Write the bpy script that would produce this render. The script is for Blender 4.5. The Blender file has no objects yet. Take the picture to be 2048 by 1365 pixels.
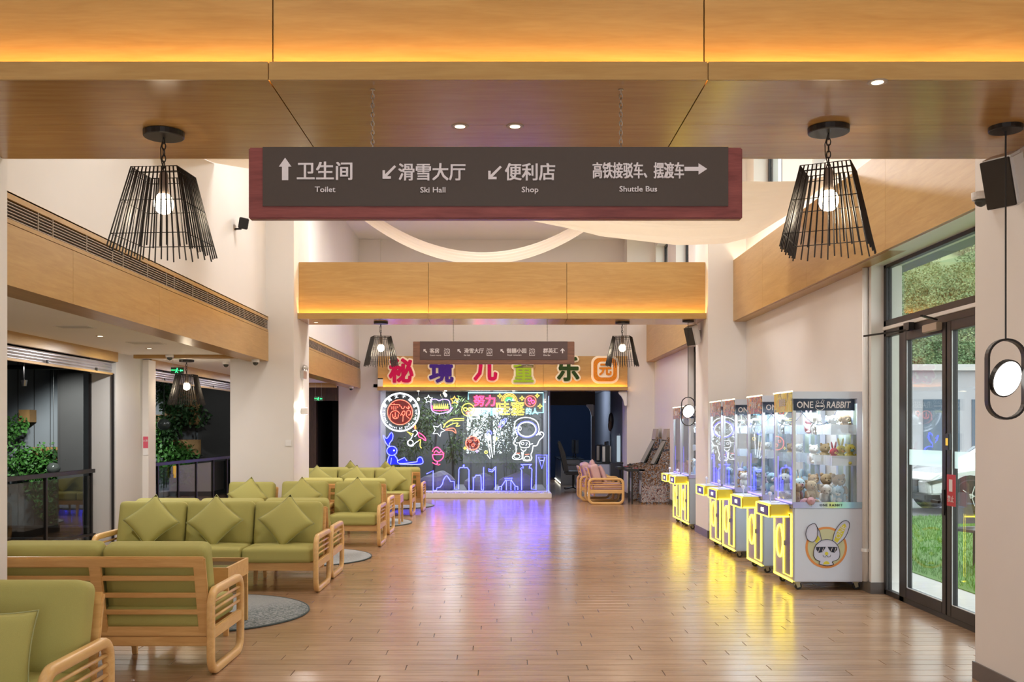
import bpy, bmesh, math, random
from mathutils import Vector, Matrix
random.seed(7)
S = bpy.context.scene
COL = S.collection
PI = math.pi

# ------------------------------------------------------------------ camera, sky, exposure
CAM_H, F, VX, VY = 1.6, 2000.0, 1004.0, 860.0      # eye height (m), focal length (px of 2048), vanishing point
cd = bpy.data.cameras.new('camera'); cam = bpy.data.objects.new('camera', cd); COL.objects.link(cam)
cam.location = (0, 0, CAM_H); cam.rotation_euler = (PI/2, 0, 0)
cd.sensor_fit = 'HORIZONTAL'; cd.sensor_width = 36.0; cd.lens = 36.0*F/2048
cd.shift_x = (1024-VX)/2048; cd.shift_y = (VY-682.5)/2048; cd.clip_start = .05; cd.clip_end = 500
S.camera = cam
w = bpy.data.worlds.new('sky'); S.world = w; w.use_nodes = True
nt = w.node_tree; bg = nt.nodes['Background']
SKY = 2.5
bg.inputs[0].default_value = (.93, .97, 1.0, 1); bg.inputs[1].default_value = SKY     # even overcast sky
vs = S.view_settings; vs.view_transform = 'Standard'; vs.look = 'None'; vs.gamma = 1; vs.use_curve_mapping = False
vs.exposure = 0.34
try:
    S.cycles.sample_clamp_indirect = 6; S.cycles.max_bounces = 10; S.cycles.transparent_max_bounces = 24
    S.cycles.caustics_reflective = False; S.cycles.caustics_refractive = False
except Exception: pass

def area(name, loc, rot, sx, sy, power, col=(1, .93, .84), parent=None, spread=PI):
    l = bpy.data.lights.new(name, 'AREA'); l.shape = 'RECTANGLE'; l.size = sx; l.size_y = sy; l.energy = power; l.color = col
    l.spread = spread
    o = bpy.data.objects.new(name, l); COL.objects.link(o); o.location = loc; o.rotation_euler = rot
    if parent: o.parent = parent
    return o
def lamp(name, loc, power, col=(1, .8, .55), r=.04, parent=None, kind='POINT', size=1.2):
    l = bpy.data.lights.new(name, kind); l.energy = power; l.color = col; l.shadow_soft_size = r
    if kind == 'SPOT': l.spot_size = size; l.spot_blend = .6
    o = bpy.data.objects.new(name, l); COL.objects.link(o); o.location = loc
    if parent: o.parent = parent
    return o
# unseen panel lamps added to light the tall hall (housings built with the ceiling)
CEIL_Z = 6.2
CEIL_FILLS = [(-1.6, 2.0), (1.6, 2.0), (-1.6, 8.3), (1.6, 8.3), (-1.6, 12.4), (1.6, 12.4), (-1.6, 17.2), (1.6, 17.2), (0, 20.6)]
for (x, y) in CEIL_FILLS:
    area('ceiling_fill_lamp', (x, y, CEIL_Z-.09), (0, 0, 0), 1.1, 1.1, (40 if x == 0 else 115 if y > 15 else 46) if y > 5 else 24, (1, .955, .92))
ALCOVE_LIGHTS = [(-4.5, 8.6), (-4.5, 11.2), (-4.55, 12.9), (-4.5, 17.5), (-4.5, 21.0)]
for i, (x, y) in enumerate(ALCOVE_LIGHTS):
    area('alcove_lamp', (x, y, 2.63), (0, 0, 0), .18, .18, 26 if y == 12.9 else 20, (1, .98, .96))

# ------------------------------------------------------------------ helpers
def at(px, py, Y):                      # point of the place at depth Y seen at that pixel
    return Vector(((px-VX)*Y/F, Y, CAM_H+(VY-py)*Y/F))
class MB:
    def __init__(s): s.v = []; s.f = []
    def add(s, vs, fs):
        n = len(s.v); s.v += [tuple(p) for p in vs]; s.f += [tuple(i+n for i in f) for f in fs]; return s
    def box(s, x0, x1, y0, y1, z0, z1):
        if x0 > x1: x0, x1 = x1, x0
        if y0 > y1: y0, y1 = y1, y0
        if z0 > z1: z0, z1 = z1, z0
        return s.add([(x0,y0,z0),(x1,y0,z0),(x1,y1,z0),(x0,y1,z0),(x0,y0,z1),(x1,y0,z1),(x1,y1,z1),(x0,y1,z1)],
                     [(0,3,2,1),(4,5,6,7),(0,1,5,4),(1,2,6,5),(2,3,7,6),(3,0,4,7)])
    def quad(s, a, b, c, d): return s.add([a, b, c, d], [(0,1,2,3)])
    def bar(s, a, b, w, h, up=(0,0,1)):
        a = Vector(a); b = Vector(b); d = (b-a).normalized(); u = Vector(up)
        if abs(d.dot(u)) > .98: u = Vector((0,1,0))
        x = d.cross(u).normalized()*(w/2); u = x.cross(d).normalized()*(h/2)
        return s.add([a-x-u, a+x-u, a+x+u, a-x+u, b-x-u, b+x-u, b+x+u, b-x+u],
                     [(0,3,2,1),(4,5,6,7),(0,1,5,4),(1,2,6,5),(2,3,7,6),(3,0,4,7)])
    def tube(s, pts, r, n=6, closed=False, r2=None):
        P = [Vector(p) for p in pts]; m = len(P)
        if m < 2: return s
        T = []
        for i in range(m):
            if closed: d = P[(i+1) % m]-P[i-1]
            else: d = P[min(i+1, m-1)]-P[max(i-1, 0)]
            T.append(d.normalized() if d.length > 1e-9 else Vector((0,0,1)))
        u = T[0].orthogonal().normalized(); vs = []
        for i in range(m):
            u = (u-T[i]*u.dot(T[i])); u = u.normalized() if u.length > 1e-6 else T[i].orthogonal().normalized()
            b = T[i].cross(u); rr = r if r2 is None else r+(r2-r)*i/(m-1)
            for k in range(n):
                a = 2*PI*k/n; vs.append(P[i]+u*(math.cos(a)*rr)+b*(math.sin(a)*rr))
        fs = []
        for i in range(m if closed else m-1):
            for k in range(n):
                j = (i+1) % m
                fs.append((i*n+k, i*n+(k+1) % n, j*n+(k+1) % n, j*n+k))
        if not closed: fs += [tuple(range(n))[::-1], tuple((m-1)*n+k for k in range(n))]
        return s.add(vs, fs)
    def sweep(s, pts, sec, normal, closed=True):      # planar path, section (across normal, in-plane)
        P = [Vector(p) for p in pts]; N = Vector(normal).normalized(); m = len(P); k = len(sec); vs = []
        for i in range(m):
            d = (P[(i+1) % m]-P[i-1]) if closed else (P[min(i+1, m-1)]-P[max(i-1, 0)])
            b = d.normalized().cross(N)
            vs += [P[i]+N*q[0]+b*q[1] for q in sec]
        fs = []
        for i in range(m if closed else m-1):
            j = (i+1) % m
            for q in range(k): fs.append((i*k+q, i*k+(q+1) % k, j*k+(q+1) % k, j*k+q))
        if not closed: fs += [tuple(range(k))[::-1], tuple((m-1)*k+q for q in range(k))]
        return s.add(vs, fs)
    def lathe(s, prof, n=16, c=(0,0,0), axis='z'):
        vs = []; fs = []; m = len(prof)
        for (r, h) in prof:
            for k in range(n):
                a = 2*PI*k/n; x = r*math.cos(a); y = r*math.sin(a)
                p = {'z': (x, y, h), 'y': (x, h, y), 'x': (h, x, y)}[axis]
                vs.append((c[0]+p[0], c[1]+p[1], c[2]+p[2]))
        for i in range(m-1):
            for k in range(n): fs.append((i*n+k, i*n+(k+1) % n, (i+1)*n+(k+1) % n, (i+1)*n+k))
        fs += [tuple(range(n))[::-1], tuple((m-1)*n+k for k in range(n))]
        return s.add(vs, fs)
    def ell(s, c, r, n=12, m=8, M=None):
        vs = []; fs = []; c = Vector(c)
        for i in range(m+1):
            t = PI*i/m
            for k in range(n):
                a = 2*PI*k/n
                p = Vector((r[0]*math.sin(t)*math.cos(a), r[1]*math.sin(t)*math.sin(a), r[2]*math.cos(t)))
                vs.append(c+(M @ p if M else p))
        for i in range(m):
            for k in range(n): fs.append((i*n+k, (i+1)*n+k, (i+1)*n+(k+1) % n, i*n+(k+1) % n))
        return s.add(vs, fs)
    def prism(s, poly, a0, a1, axis='y'):             # polygon in the plane across axis, given as 2D points
        def mk(p, a): return {'y': (p[0], a, p[1]), 'x': (a, p[0], p[1]), 'z': (p[0], p[1], a)}[axis]
        n = len(poly); vs = [mk(p, a0) for p in poly]+[mk(p, a1) for p in poly]
        fs = [tuple(range(n)), tuple(range(2*n-1, n-1, -1))]+[(i, i+n, (i+1) % n+n, (i+1) % n) for i in range(n)]
        return s.add(vs, fs)
    def grid(s, fn, nu, nv):
        vs = [fn(i/nu, j/nv) for j in range(nv+1) for i in range(nu+1)]
        fs = [(j*(nu+1)+i, j*(nu+1)+i+1, (j+1)*(nu+1)+i+1, (j+1)*(nu+1)+i) for j in range(nv) for i in range(nu)]
        return s.add(vs, fs)
    def mesh(s, name, mat, smooth=False, bevel=0, seg=2):
        me = bpy.data.meshes.new(name); me.from_pydata(s.v, [], s.f)
        if bevel:
            bm = bmesh.new(); bm.from_mesh(me)
            bmesh.ops.recalc_face_normals(bm, faces=bm.faces)
            es = [e for e in bm.edges if len(e.link_faces) == 2 and e.calc_face_angle(0) > .5]
            bmesh.ops.bevel(bm, geom=es, offset=bevel, segments=seg, affect='EDGES', clamp_overlap=True)
            bm.to_mesh(me); bm.free()
        else:
            bm = bmesh.new(); bm.from_mesh(me); bmesh.ops.recalc_face_normals(bm, faces=bm.faces); bm.to_mesh(me); bm.free()
        for m in (mat if isinstance(mat, (list, tuple)) else [mat]):
            if m: me.materials.append(M[m] if isinstance(m, str) else m)
        if smooth: me.polygons.foreach_set('use_smooth', [True]*len(me.polygons))
        me.update(); return me
    def build(s, name, mat, parent=None, smooth=False, bevel=0, loc=None, rot=None, seg=2):
        return put(s.mesh(name, mat, smooth, bevel, seg), name, parent, loc, rot)
def put(me, name, parent=None, loc=None, rot=None):
    o = bpy.data.objects.new(name, me); COL.objects.link(o)
    if parent: o.parent = parent
    if loc is not None: o.location = loc
    if rot is not None: o.rotation_euler = rot
    return o
def tag(o, label=None, cat=None, group=None, kind=None):
    if label: o['label'] = label
    if cat: o['category'] = cat
    if group: o['group'] = group
    if kind: o['kind'] = kind
    return o
def thing(name, label, cat, loc=(0,0,0), rotz=0, group=None, kind=None):
    o = bpy.data.objects.new(name, None); COL.objects.link(o); o.location = loc; o.rotation_euler = (0, 0, rotz)
    o.empty_display_size = .1
    return tag(o, label, cat, group, kind)
def struct(name, label=None, cat=None):
    o = thing(name, label, cat, kind='structure'); return o
def dup(root, loc, rotz=None, label=None, group=None):
    r = root.copy(); COL.objects.link(r); r.location = loc
    if rotz is not None: r.rotation_euler = (0, 0, rotz)
    if label: r['label'] = label
    if group: r['group'] = group
    for ch in list(root.children):
        c = ch.copy(); COL.objects.link(c); c.parent = r
        for g in list(ch.children):
            d = g.copy(); COL.objects.link(d); d.parent = c
    return r
def text_me(body, size, mat, extrude=.003, bevel=0, outline=False, sx=1.0, shear=0, offset=0, spacing=1, res=2, bold=0, ring=0, rn=14):
    c = bpy.data.curves.new('lettering', 'FONT'); c.body = body; c.align_x = 'CENTER'; c.align_y = 'CENTER'
    c.size = size; c.extrude = extrude; c.bevel_depth = bevel; c.bevel_resolution = 1; c.shear = shear; c.offset = offset
    c.resolution_u = res; c.space_character = spacing
    if outline: c.fill_mode = 'NONE'; c.extrude = 0
    o = bpy.data.objects.new('lettering_source', c)
    me = bpy.data.meshes.new_from_object(o); bpy.data.objects.remove(o); bpy.data.curves.remove(c)
    xs = [v.co.x for v in me.vertices]; ys = [v.co.y for v in me.vertices]
    cx = (min(xs)+max(xs))/2; cy = (min(ys)+max(ys))/2
    for v in me.vertices: v.co = ((v.co.x-cx)*sx, v.co.y-cy, v.co.z)
    if ring:
        vs = [tuple(v.co) for v in me.vertices]; fs = [tuple(p.vertices) for p in me.polygons]; mb = MB().add(vs, fs)
        for rr in ((ring, ring*.5) if ring > .03 else (ring,)):
            for i in range(rn): a = 2*PI*i/rn; mb.add([(x+rr*math.cos(a), y+rr*math.sin(a), z+i*.0007) for x, y, z in vs], fs)
        bpy.data.meshes.remove(me); me = bpy.data.meshes.new('lettering'); me.from_pydata(mb.v, [], mb.f); me.update()
    if bold:
        vs = [tuple(v.co) for v in me.vertices]; fs = [tuple(p.vertices) for p in me.polygons]; mb = MB(); d = bold*size
        for i, (a, b) in enumerate(((-d, -d*.6), (d, -d*.6), (-d, d*.6), (d, d*.6))): mb.add([(x+a, y+b, z+i*.0006) for x, y, z in vs], fs)
        bpy.data.meshes.remove(me); me = bpy.data.meshes.new('lettering'); me.from_pydata(mb.v, [], mb.f); me.update()
    me.materials.clear(); me.materials.append(M[mat] if isinstance(mat, str) else mat)
    return me
def text(body, size, mat, loc, parent=None, name='lettering', rot=(PI/2, 0, 0), **k):
    return put(text_me(body, size, mat, **k), name, parent, loc, rot)
def cr(pts, closed=False, k=4):            # smooth curve through the points
    P = [Vector(p) for p in pts]; n = len(P)
    if n < 3: return [tuple(p) for p in P]
    out = []
    for i in range(n if closed else n-1):
        a, b, c, d = (P[(i-1) % n], P[i], P[(i+1) % n], P[(i+2) % n]) if closed else (P[max(i-1, 0)], P[i], P[i+1], P[min(i+2, n-1)])
        for j in range(k):
            t = j/k; out.append(tuple(.5*((2*b)+(c-a)*t+(2*a-5*b+4*c-d)*t*t+(3*b-a-3*c+d)*t*t*t)))
    if not closed: out.append(tuple(P[-1]))
    return out
def cushion_mb(sx, sy, sz, r, bulge=0, baxis=2, n=8):
    mb = MB(); h = (sx/2, sy/2, sz/2)
    def rnd(p):
        q = Vector([max(-(h[i]-r), min(h[i]-r, p[i])) for i in range(3)]); d = Vector(p)-q
        p = q+d.normalized()*r if d.length > 1e-9 else Vector(p)
        if bulge:
            o = [i for i in range(3) if i != baxis]
            k = (1-(p[o[0]]/h[o[0]])**2)*(1-(p[o[1]]/h[o[1]])**2)
            p[baxis] += math.copysign(bulge*max(k, 0), p[baxis])*min(1, abs(p[baxis])/h[baxis])
        return p
    us = [-1, -.93, -.82]+[-.7+1.4*i/n for i in range(n+1)]+[.82, .93, 1]
    for ax in range(3):
        for sg in (-1, 1):
            a, b = [i for i in range(3) if i != ax]
            def fn(u, v, ax=ax, sg=sg, a=a, b=b):
                p = [0, 0, 0]; p[ax] = sg*h[ax]; p[a] = us[int(round(u*(len(us)-1)))]*h[a]; p[b] = us[int(round(v*(len(us)-1)))]*h[b]
                return rnd(p)
            mb.grid(fn, len(us)-1, len(us)-1)
    return mb
def weld(me, d=1e-4):
    bm = bmesh.new(); bm.from_mesh(me); bmesh.ops.remove_doubles(bm, verts=bm.verts, dist=d)
    bmesh.ops.recalc_face_normals(bm, faces=bm.faces); bm.to_mesh(me); bm.free()
    me.polygons.foreach_set('use_smooth', [True]*len(me.polygons)); return me

# ------------------------------------------------------------------ materials (all procedural)
M = {}
def mat(name, col, rough=.5, metal=0, emit=None, es=0, noise=0, nscale=8, bump=0, bscale=60, spec=.5, alpha=1, coat=0, stretch=None):
    m = bpy.data.materials.new(name); m.use_nodes = True; t = m.node_tree; b = t.nodes['Principled BSDF']; M[name] = m
    b.inputs['Base Color'].default_value = (*col, 1); b.inputs['Roughness'].default_value = rough; b.inputs['Metallic'].default_value = metal
    b.inputs['Specular IOR Level'].default_value = spec
    if coat: b.inputs['Coat Weight'].default_value = coat; b.inputs['Coat Roughness'].default_value = .12
    if emit: b.inputs['Emission Color'].default_value = (*emit, 1); b.inputs['Emission Strength'].default_value = es
    if alpha < 1: b.inputs['Alpha'].default_value = alpha
    if noise or bump:
        tc = t.nodes.new('ShaderNodeTexCoord'); mp = t.nodes.new('ShaderNodeMapping'); t.links.new(tc.outputs['Object'], mp.inputs[0])
        if stretch: mp.inputs['Scale'].default_value = stretch
    if noise:
        n = t.nodes.new('ShaderNodeTexNoise'); n.inputs['Scale'].default_value = nscale; n.inputs['Detail'].default_value = 4
        t.links.new(mp.outputs[0], n.inputs[0])
        r = t.nodes.new('ShaderNodeMapRange'); r.inputs[3].default_value = 1-noise; r.inputs[4].default_value = 1+noise
        t.links.new(n.outputs[0], r.inputs[0])
        x = t.nodes.new('ShaderNodeMix'); x.data_type = 'RGBA'; x.blend_type = 'MULTIPLY'; x.inputs[0].default_value = 1
        x.inputs[6].default_value = (*col, 1); t.links.new(r.outputs[0], x.inputs[7]); t.links.new(x.outputs[2], b.inputs['Base Color'])
    if bump:
        n = t.nodes.new('ShaderNodeTexNoise'); n.inputs['Scale'].default_value = bscale; t.links.new(mp.outputs[0], n.inputs[0])
        u = t.nodes.new('ShaderNodeBump'); u.inputs['Strength'].default_value = bump; u.inputs['Distance'].default_value = .004
        t.links.new(n.outputs[0], u.inputs['Height']); t.links.new(u.outputs[0], b.inputs['Normal'])
    return m
def wood(name, c1, c2, rough=.35, axis='x', scale=1.0, spec=.5):
    m = bpy.data.materials.new(name); m.use_nodes = True; t = m.node_tree; b = t.nodes['Principled BSDF']; M[name] = m
    tc = t.nodes.new('ShaderNodeTexCoord'); oi = t.nodes.new('ShaderNodeObjectInfo'); mp = t.nodes.new('ShaderNodeMapping')
    sc = {'x': (.7, 7, 7), 'y': (7, .7, 7), 'z': (7, 7, .7)}[axis]
    mp.inputs['Scale'].default_value = tuple(q*scale for q in sc); t.links.new(tc.outputs['Object'], mp.inputs[0])
    vm = t.nodes.new('ShaderNodeVectorMath'); vm.operation = 'SCALE'; vm.inputs[0].default_value = (13, 29, 17)
    t.links.new(oi.outputs['Random'], vm.inputs['Scale']); t.links.new(vm.outputs[0], mp.inputs['Location'])
    n = t.nodes.new('ShaderNodeTexNoise'); n.inputs['Scale'].default_value = 2.2; n.inputs['Detail'].default_value = 5; n.inputs['Distortion'].default_value = 1.2
    t.links.new(mp.outputs[0], n.inputs[0])
    f = t.nodes.new('ShaderNodeTexNoise'); f.inputs['Scale'].default_value = 14; f.inputs['Detail'].default_value = 2; t.links.new(mp.outputs[0], f.inputs[0])
    a = t.nodes.new('ShaderNodeMath'); a.operation = 'MULTIPLY_ADD'; a.inputs[1].default_value = .35; t.links.new(f.outputs[0], a.inputs[0]); t.links.new(n.outputs[0], a.inputs[2])
    r = t.nodes.new('ShaderNodeValToRGB'); r.color_ramp.elements[0].position = .42; r.color_ramp.elements[1].position = .95
    r.color_ramp.elements[0].color = (*c1, 1); r.color_ramp.elements[1].color = (*c2, 1)
    t.links.new(a.outputs[0], r.inputs[0]); t.links.new(r.outputs[0], b.inputs['Base Color'])
    b.inputs['Roughness'].default_value = rough; b.inputs['Specular IOR Level'].default_value = spec
    return m
def emis(name, col, s):
    m = bpy.data.materials.new(name); m.use_nodes = True; t = m.node_tree; t.nodes.remove(t.nodes['Principled BSDF'])
    e = t.nodes.new('ShaderNodeEmission'); e.inputs[0].default_value = (*col, 1); e.inputs[1].default_value = s
    t.links.new(e.outputs[0], t.nodes['Material Output'].inputs[0]); M[name] = m; return m
def glass(name, tint=(.95, .97, .97), refl=1.0, rough=0.0):
    m = bpy.data.materials.new(name); m.use_nodes = True; t = m.node_tree; t.nodes.remove(t.nodes['Principled BSDF'])
    tr = t.nodes.new('ShaderNodeBsdfTransparent'); tr.inputs[0].default_value = (*tint, 1)
    gl = t.nodes.new('ShaderNodeBsdfGlossy'); gl.inputs['Roughness'].default_value = rough
    ge = t.nodes.new('ShaderNodeNewGeometry'); dp = t.nodes.new('ShaderNodeVectorMath'); dp.operation = 'DOT_PRODUCT'
    t.links.new(ge.outputs['Normal'], dp.inputs[0]); t.links.new(ge.outputs['Incoming'], dp.inputs[1])
    def mth(op, a, b=None):
        n = t.nodes.new('ShaderNodeMath'); n.operation = op
        for i, q in enumerate((a, b)):
            if q is None: continue
            if isinstance(q, (int, float)): n.inputs[i].default_value = q
            else: t.links.new(q, n.inputs[i])
        return n.outputs[0]
    sch = mth('POWER', mth('SUBTRACT', 1.0, mth('ABSOLUTE', dp.outputs['Value'])), 5.0)
    mu = t.nodes.new('ShaderNodeMath'); mu.operation = 'MULTIPLY'; mu.inputs[1].default_value = refl; t.links.new(mth('ADD', mth('MULTIPLY', sch, .95), .045), mu.inputs[0])
    mx = t.nodes.new('ShaderNodeMixShader'); t.links.new(mu.outputs[0], mx.inputs[0]); t.links.new(tr.outputs[0], mx.inputs[1]); t.links.new(gl.outputs[0], mx.inputs[2])
    t.links.new(mx.outputs[0], t.nodes['Material Output'].inputs[0]); M[name] = m; return m
mat('paint', (.78, .735, .69), .55, noise=.02, nscale=3)
mat('paint_grey', (.62, .60, .57), .6, noise=.03, nscale=3)
mat('ceiling_paint', (.86, .85, .84), .7, noise=.02, nscale=2)
mat('skirting', (.12, .10, .09), .4, noise=.1)
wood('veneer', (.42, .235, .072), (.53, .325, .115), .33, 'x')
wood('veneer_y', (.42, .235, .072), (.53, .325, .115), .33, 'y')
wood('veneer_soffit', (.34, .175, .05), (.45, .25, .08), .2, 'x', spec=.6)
wood('beech', (.64, .35, .12), (.80, .50, .20), .38, 'x', 1.6)
wood('beech_y', (.68, .39, .14), (.82, .53, .22), .34, 'y', 1.6)
wood('burgundy', (.17, .035, .035), (.33, .085, .075), .38, 'x', 1.4)
wood('walnut', (.16, .075, .05), (.30, .14, .09), .42, 'x', 1.5)
wood('dark_wood', (.03, .018, .012), (.10, .055, .035), .5, 'z', 2)
mat('sign_face', (.068, .048, .038), .5, noise=.06, nscale=40)
mat('sign_face_b', (.105, .065, .065), .5, noise=.05, nscale=40)
mat('white_print', (.80, .74, .76), .5, noise=.01)
mat('black_metal', (.012, .010, .010), .4, 0, noise=.2, nscale=20)
mat('chain_metal', (.55, .52, .48), .3, 1, noise=.1)
mat('socket', (.30, .24, .20), .6, noise=.1, nscale=20)
mat('white_plastic', (.82, .80, .78), .35, noise=.02)
mat('black_plastic', (.02, .02, .02), .35, noise=.1)
mat('grille_dark', (.025, .018, .014), .6, noise=.2)
mat('grille_slat', (.42, .33, .25), .45, noise=.05)
mat('aluminium', (.62, .60, .58), .32, .85, noise=.08, nscale=10)
mat('door_metal', (.035, .030, .030), .38, .3, noise=.1, nscale=15)
mat('gasket', (.72, .74, .76), .4, .2, noise=.05)
mat('drape', (.82, .70, .55), .85, noise=.04, nscale=6)
mat('olive', (.42, .385, .115), .85, noise=.10, nscale=300, bump=.25, bscale=500)
mat('piping', (.36, .36, .16), .8, noise=.1, nscale=80)
mat('blush', (.62, .40, .40), .85, noise=.08, nscale=200, bump=.2, bscale=400)
mat('glass_dark', (.05, .055, .05), .08, noise=.05)
emis('bulb', (1, .80, .55), 14); emis('cove_led', (1, .60, .15), 34); emis('cove_led_white', (1, .82, .56), 15)
emis('downlight', (1, .85, .62), 2.2); emis('lit_disc', (1, .93, .86), 2.6); emis('fill_panel_glow', (1, .95, .9), 1.6)
glass('pane', (.93, .96, .95), 1.0); glass('acrylic', (.97, .98, .99), .8); glass('rail_glass', (.55, .60, .60), 1.2); glass('neon_glass', (.90, .93, .95), .6)
M['drape'].node_tree.nodes['Principled BSDF'].inputs['Transmission Weight'].default_value = 0
def translucent(name, col, k=.45):
    m = M[name]; t = m.node_tree; b = t.nodes['Principled BSDF']; tl = t.nodes.new('ShaderNodeBsdfTranslucent'); tl.inputs[0].default_value = (*col, 1)
    mx = t.nodes.new('ShaderNodeMixShader'); mx.inputs[0].default_value = k
    t.links.new(b.outputs[0], mx.inputs[1]); t.links.new(tl.outputs[0], mx.inputs[2]); t.links.new(mx.outputs[0], t.nodes['Material Output'].inputs[0])
translucent('drape', (.9, .78, .62), .4)
# floor planks: tone and warmth per plank
def floor_mat():
    m = bpy.data.materials.new('floor_plank'); m.use_nodes = True; t = m.node_tree; b = t.nodes['Principled BSDF']; M['floor_plank'] = m
    tc = t.nodes.new('ShaderNodeNewGeometry'); mp = t.nodes.new('ShaderNodeMapping'); mp.inputs['Scale'].default_value = (1.6, 22, 1)
    t.links.new(tc.outputs['Position'], mp.inputs[0])
    n = t.nodes.new('ShaderNodeTexNoise'); n.inputs['Scale'].default_value = 1.6; n.inputs['Detail'].default_value = 6; n.inputs['Distortion'].default_value = .6
    t.links.new(mp.outputs[0], n.inputs[0])
    at_ = t.nodes.new('ShaderNodeAttribute'); at_.attribute_name = 'tone'
    a = t.nodes.new('ShaderNodeMath'); a.operation = 'MULTIPLY_ADD'; a.inputs[1].default_value = .22
    t.links.new(at_.outputs['Fac'], a.inputs[0]); t.links.new(n.outputs[0], a.inputs[2])
    r = t.nodes.new('ShaderNodeValToRGB'); r.color_ramp.elements[0].position = .3; r.color_ramp.elements[1].position = 1.0
    r.color_ramp.elements[0].color = (.28, .16, .088, 1); r.color_ramp.elements[1].color = (.47, .295, .175, 1)
    t.links.new(a.outputs[0], r.inputs[0]); t.links.new(r.outputs[0], b.inputs['Base Color'])
    q = t.nodes.new('ShaderNodeMapRange'); q.inputs[3].default_value = .19; q.inputs[4].default_value = .27
    t.links.new(n.outputs[0], q.inputs[0]); t.links.new(q.outputs[0], b.inputs['Roughness'])
    u = t.nodes.new('ShaderNodeBump'); u.inputs['Strength'].default_value = .03; u.inputs['Distance'].default_value = .002
    t.links.new(n.outputs[0], u.inputs['Height']); t.links.new(u.outputs[0], b.inputs['Normal'])
    b.inputs['Specular IOR Level'].default_value = .85
floor_mat()
# ================================================================== THE SETTING
XL, XR = -3.04, 3.04            # hall-side faces of the pillars
XB = 3.41                       # face of the timber bulkheads
XD_ = 3.72; XW = 3.60                       # wall behind the right bulkhead
XS = -5.25                      # shutter wall of the alcove
def wallbox(name, boxes, m, parent=None, bevel=0):
    mb = MB()
    for b in boxes: mb.box(*b)
    o = mb.build(name, m, parent, bevel=bevel)
    if not parent: tag(o, kind='structure')
    return o
# ---- floor: sub-floor, planks laid across the hall
fl = struct('floor', 'glossy brown timber plank floor of the hall', 'floor')
mat('subfloor', (.05, .028, .016), .6, noise=.1)
MB().box(-5.6, 3.74, -1, 33.6, -.05, -.006).build('subfloor', 'subfloor', fl)
PW, PL, GAP = .15, 1.22, .005
def plank_mb(mb, x0, x1, y0, y1):
    g = GAP/2; x0 += g; x1 -= g; y0 += g; y1 -= g; b = .0012
    mb.add([(x0,y0,-.006),(x1,y0,-.006),(x1,y1,-.006),(x0,y1,-.006),(x0,y0,-b),(x1,y0,-b),(x1,y1,-b),(x0,y1,-b),
            (x0+b,y0+b,0),(x1-b,y0+b,0),(x1-b,y1-b,0),(x0+b,y1-b,0)],
           [(8,9,10,11),(4,5,9,8),(5,6,10,9),(6,7,11,10),(7,4,8,11),(0,1,5,4),(1,2,6,5),(2,3,7,6),(3,0,4,7)])
def tone_attr(me, vals):
    a = me.attributes.new('tone', 'FLOAT', 'FACE'); a.data.foreach_set('value', vals)
plank_cache = {}
rest = MB(); rest_t = []; nplank = 0
rnd = random.Random(3)
row = 0; y = -1.0
while y < 33.5:
    off = (row*.41 % 1)*PL+rnd.uniform(-.08, .08); x = -5.6-off
    while x < 3.74:
        x0, x1 = max(x, -5.6), min(x+PL, 3.74)
        if x1-x0 > .04:
            near = 6.1 <= y and nplank < 300 and x1 > -3.35
            k = rnd.randrange(7)
            if near:
                key = (round(x1-x0, 2), k)
                if key not in plank_cache:
                    q = MB(); plank_mb(q, 0, x1-x0, 0, PW); me = q.mesh('plank', 'floor_plank'); tone_attr(me, [k/6]*len(me.polygons)); plank_cache[key] = me
                put(plank_cache[key], 'plank', fl, (x0, y, 0)); nplank += 1
            else:
                plank_mb(rest, x0, x1, y, y+PW); rest_t += [k/6]*9
        x += PL
    y += PW; row += 1
me = rest.mesh('plank_field', 'floor_plank'); tone_attr(me, rest_t); tag(put(me, 'plank_field', fl), kind='stuff')

# ---- pillars
def pillar(x0, x1, y0, y1, z1=CEIL_Z, base=True):
    o = struct('wall_pillar'); MB().box(x0, x1, y0, y1, 0, z1).build('shaft', 'paint', o, bevel=.006)
    if base:
        b = MB(); e = .012; b.box(x0-e, x1+e, y0-e, y1+e, 0, .11); b.build('skirting', 'skirting', o)
    return o
pillar(-3.97, XL, 5.0, 6.15); pillar(XR, 4.0, 5.0, 6.43)
pillar(-3.97, XL, 14.6, 15.75); pillar(XR, 3.72, 14.75, 15.7)
pillar(-3.94, -2.93, 24.1, 25.2); pillar(2.95, 3.72, 23.6, 24.5)

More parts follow.
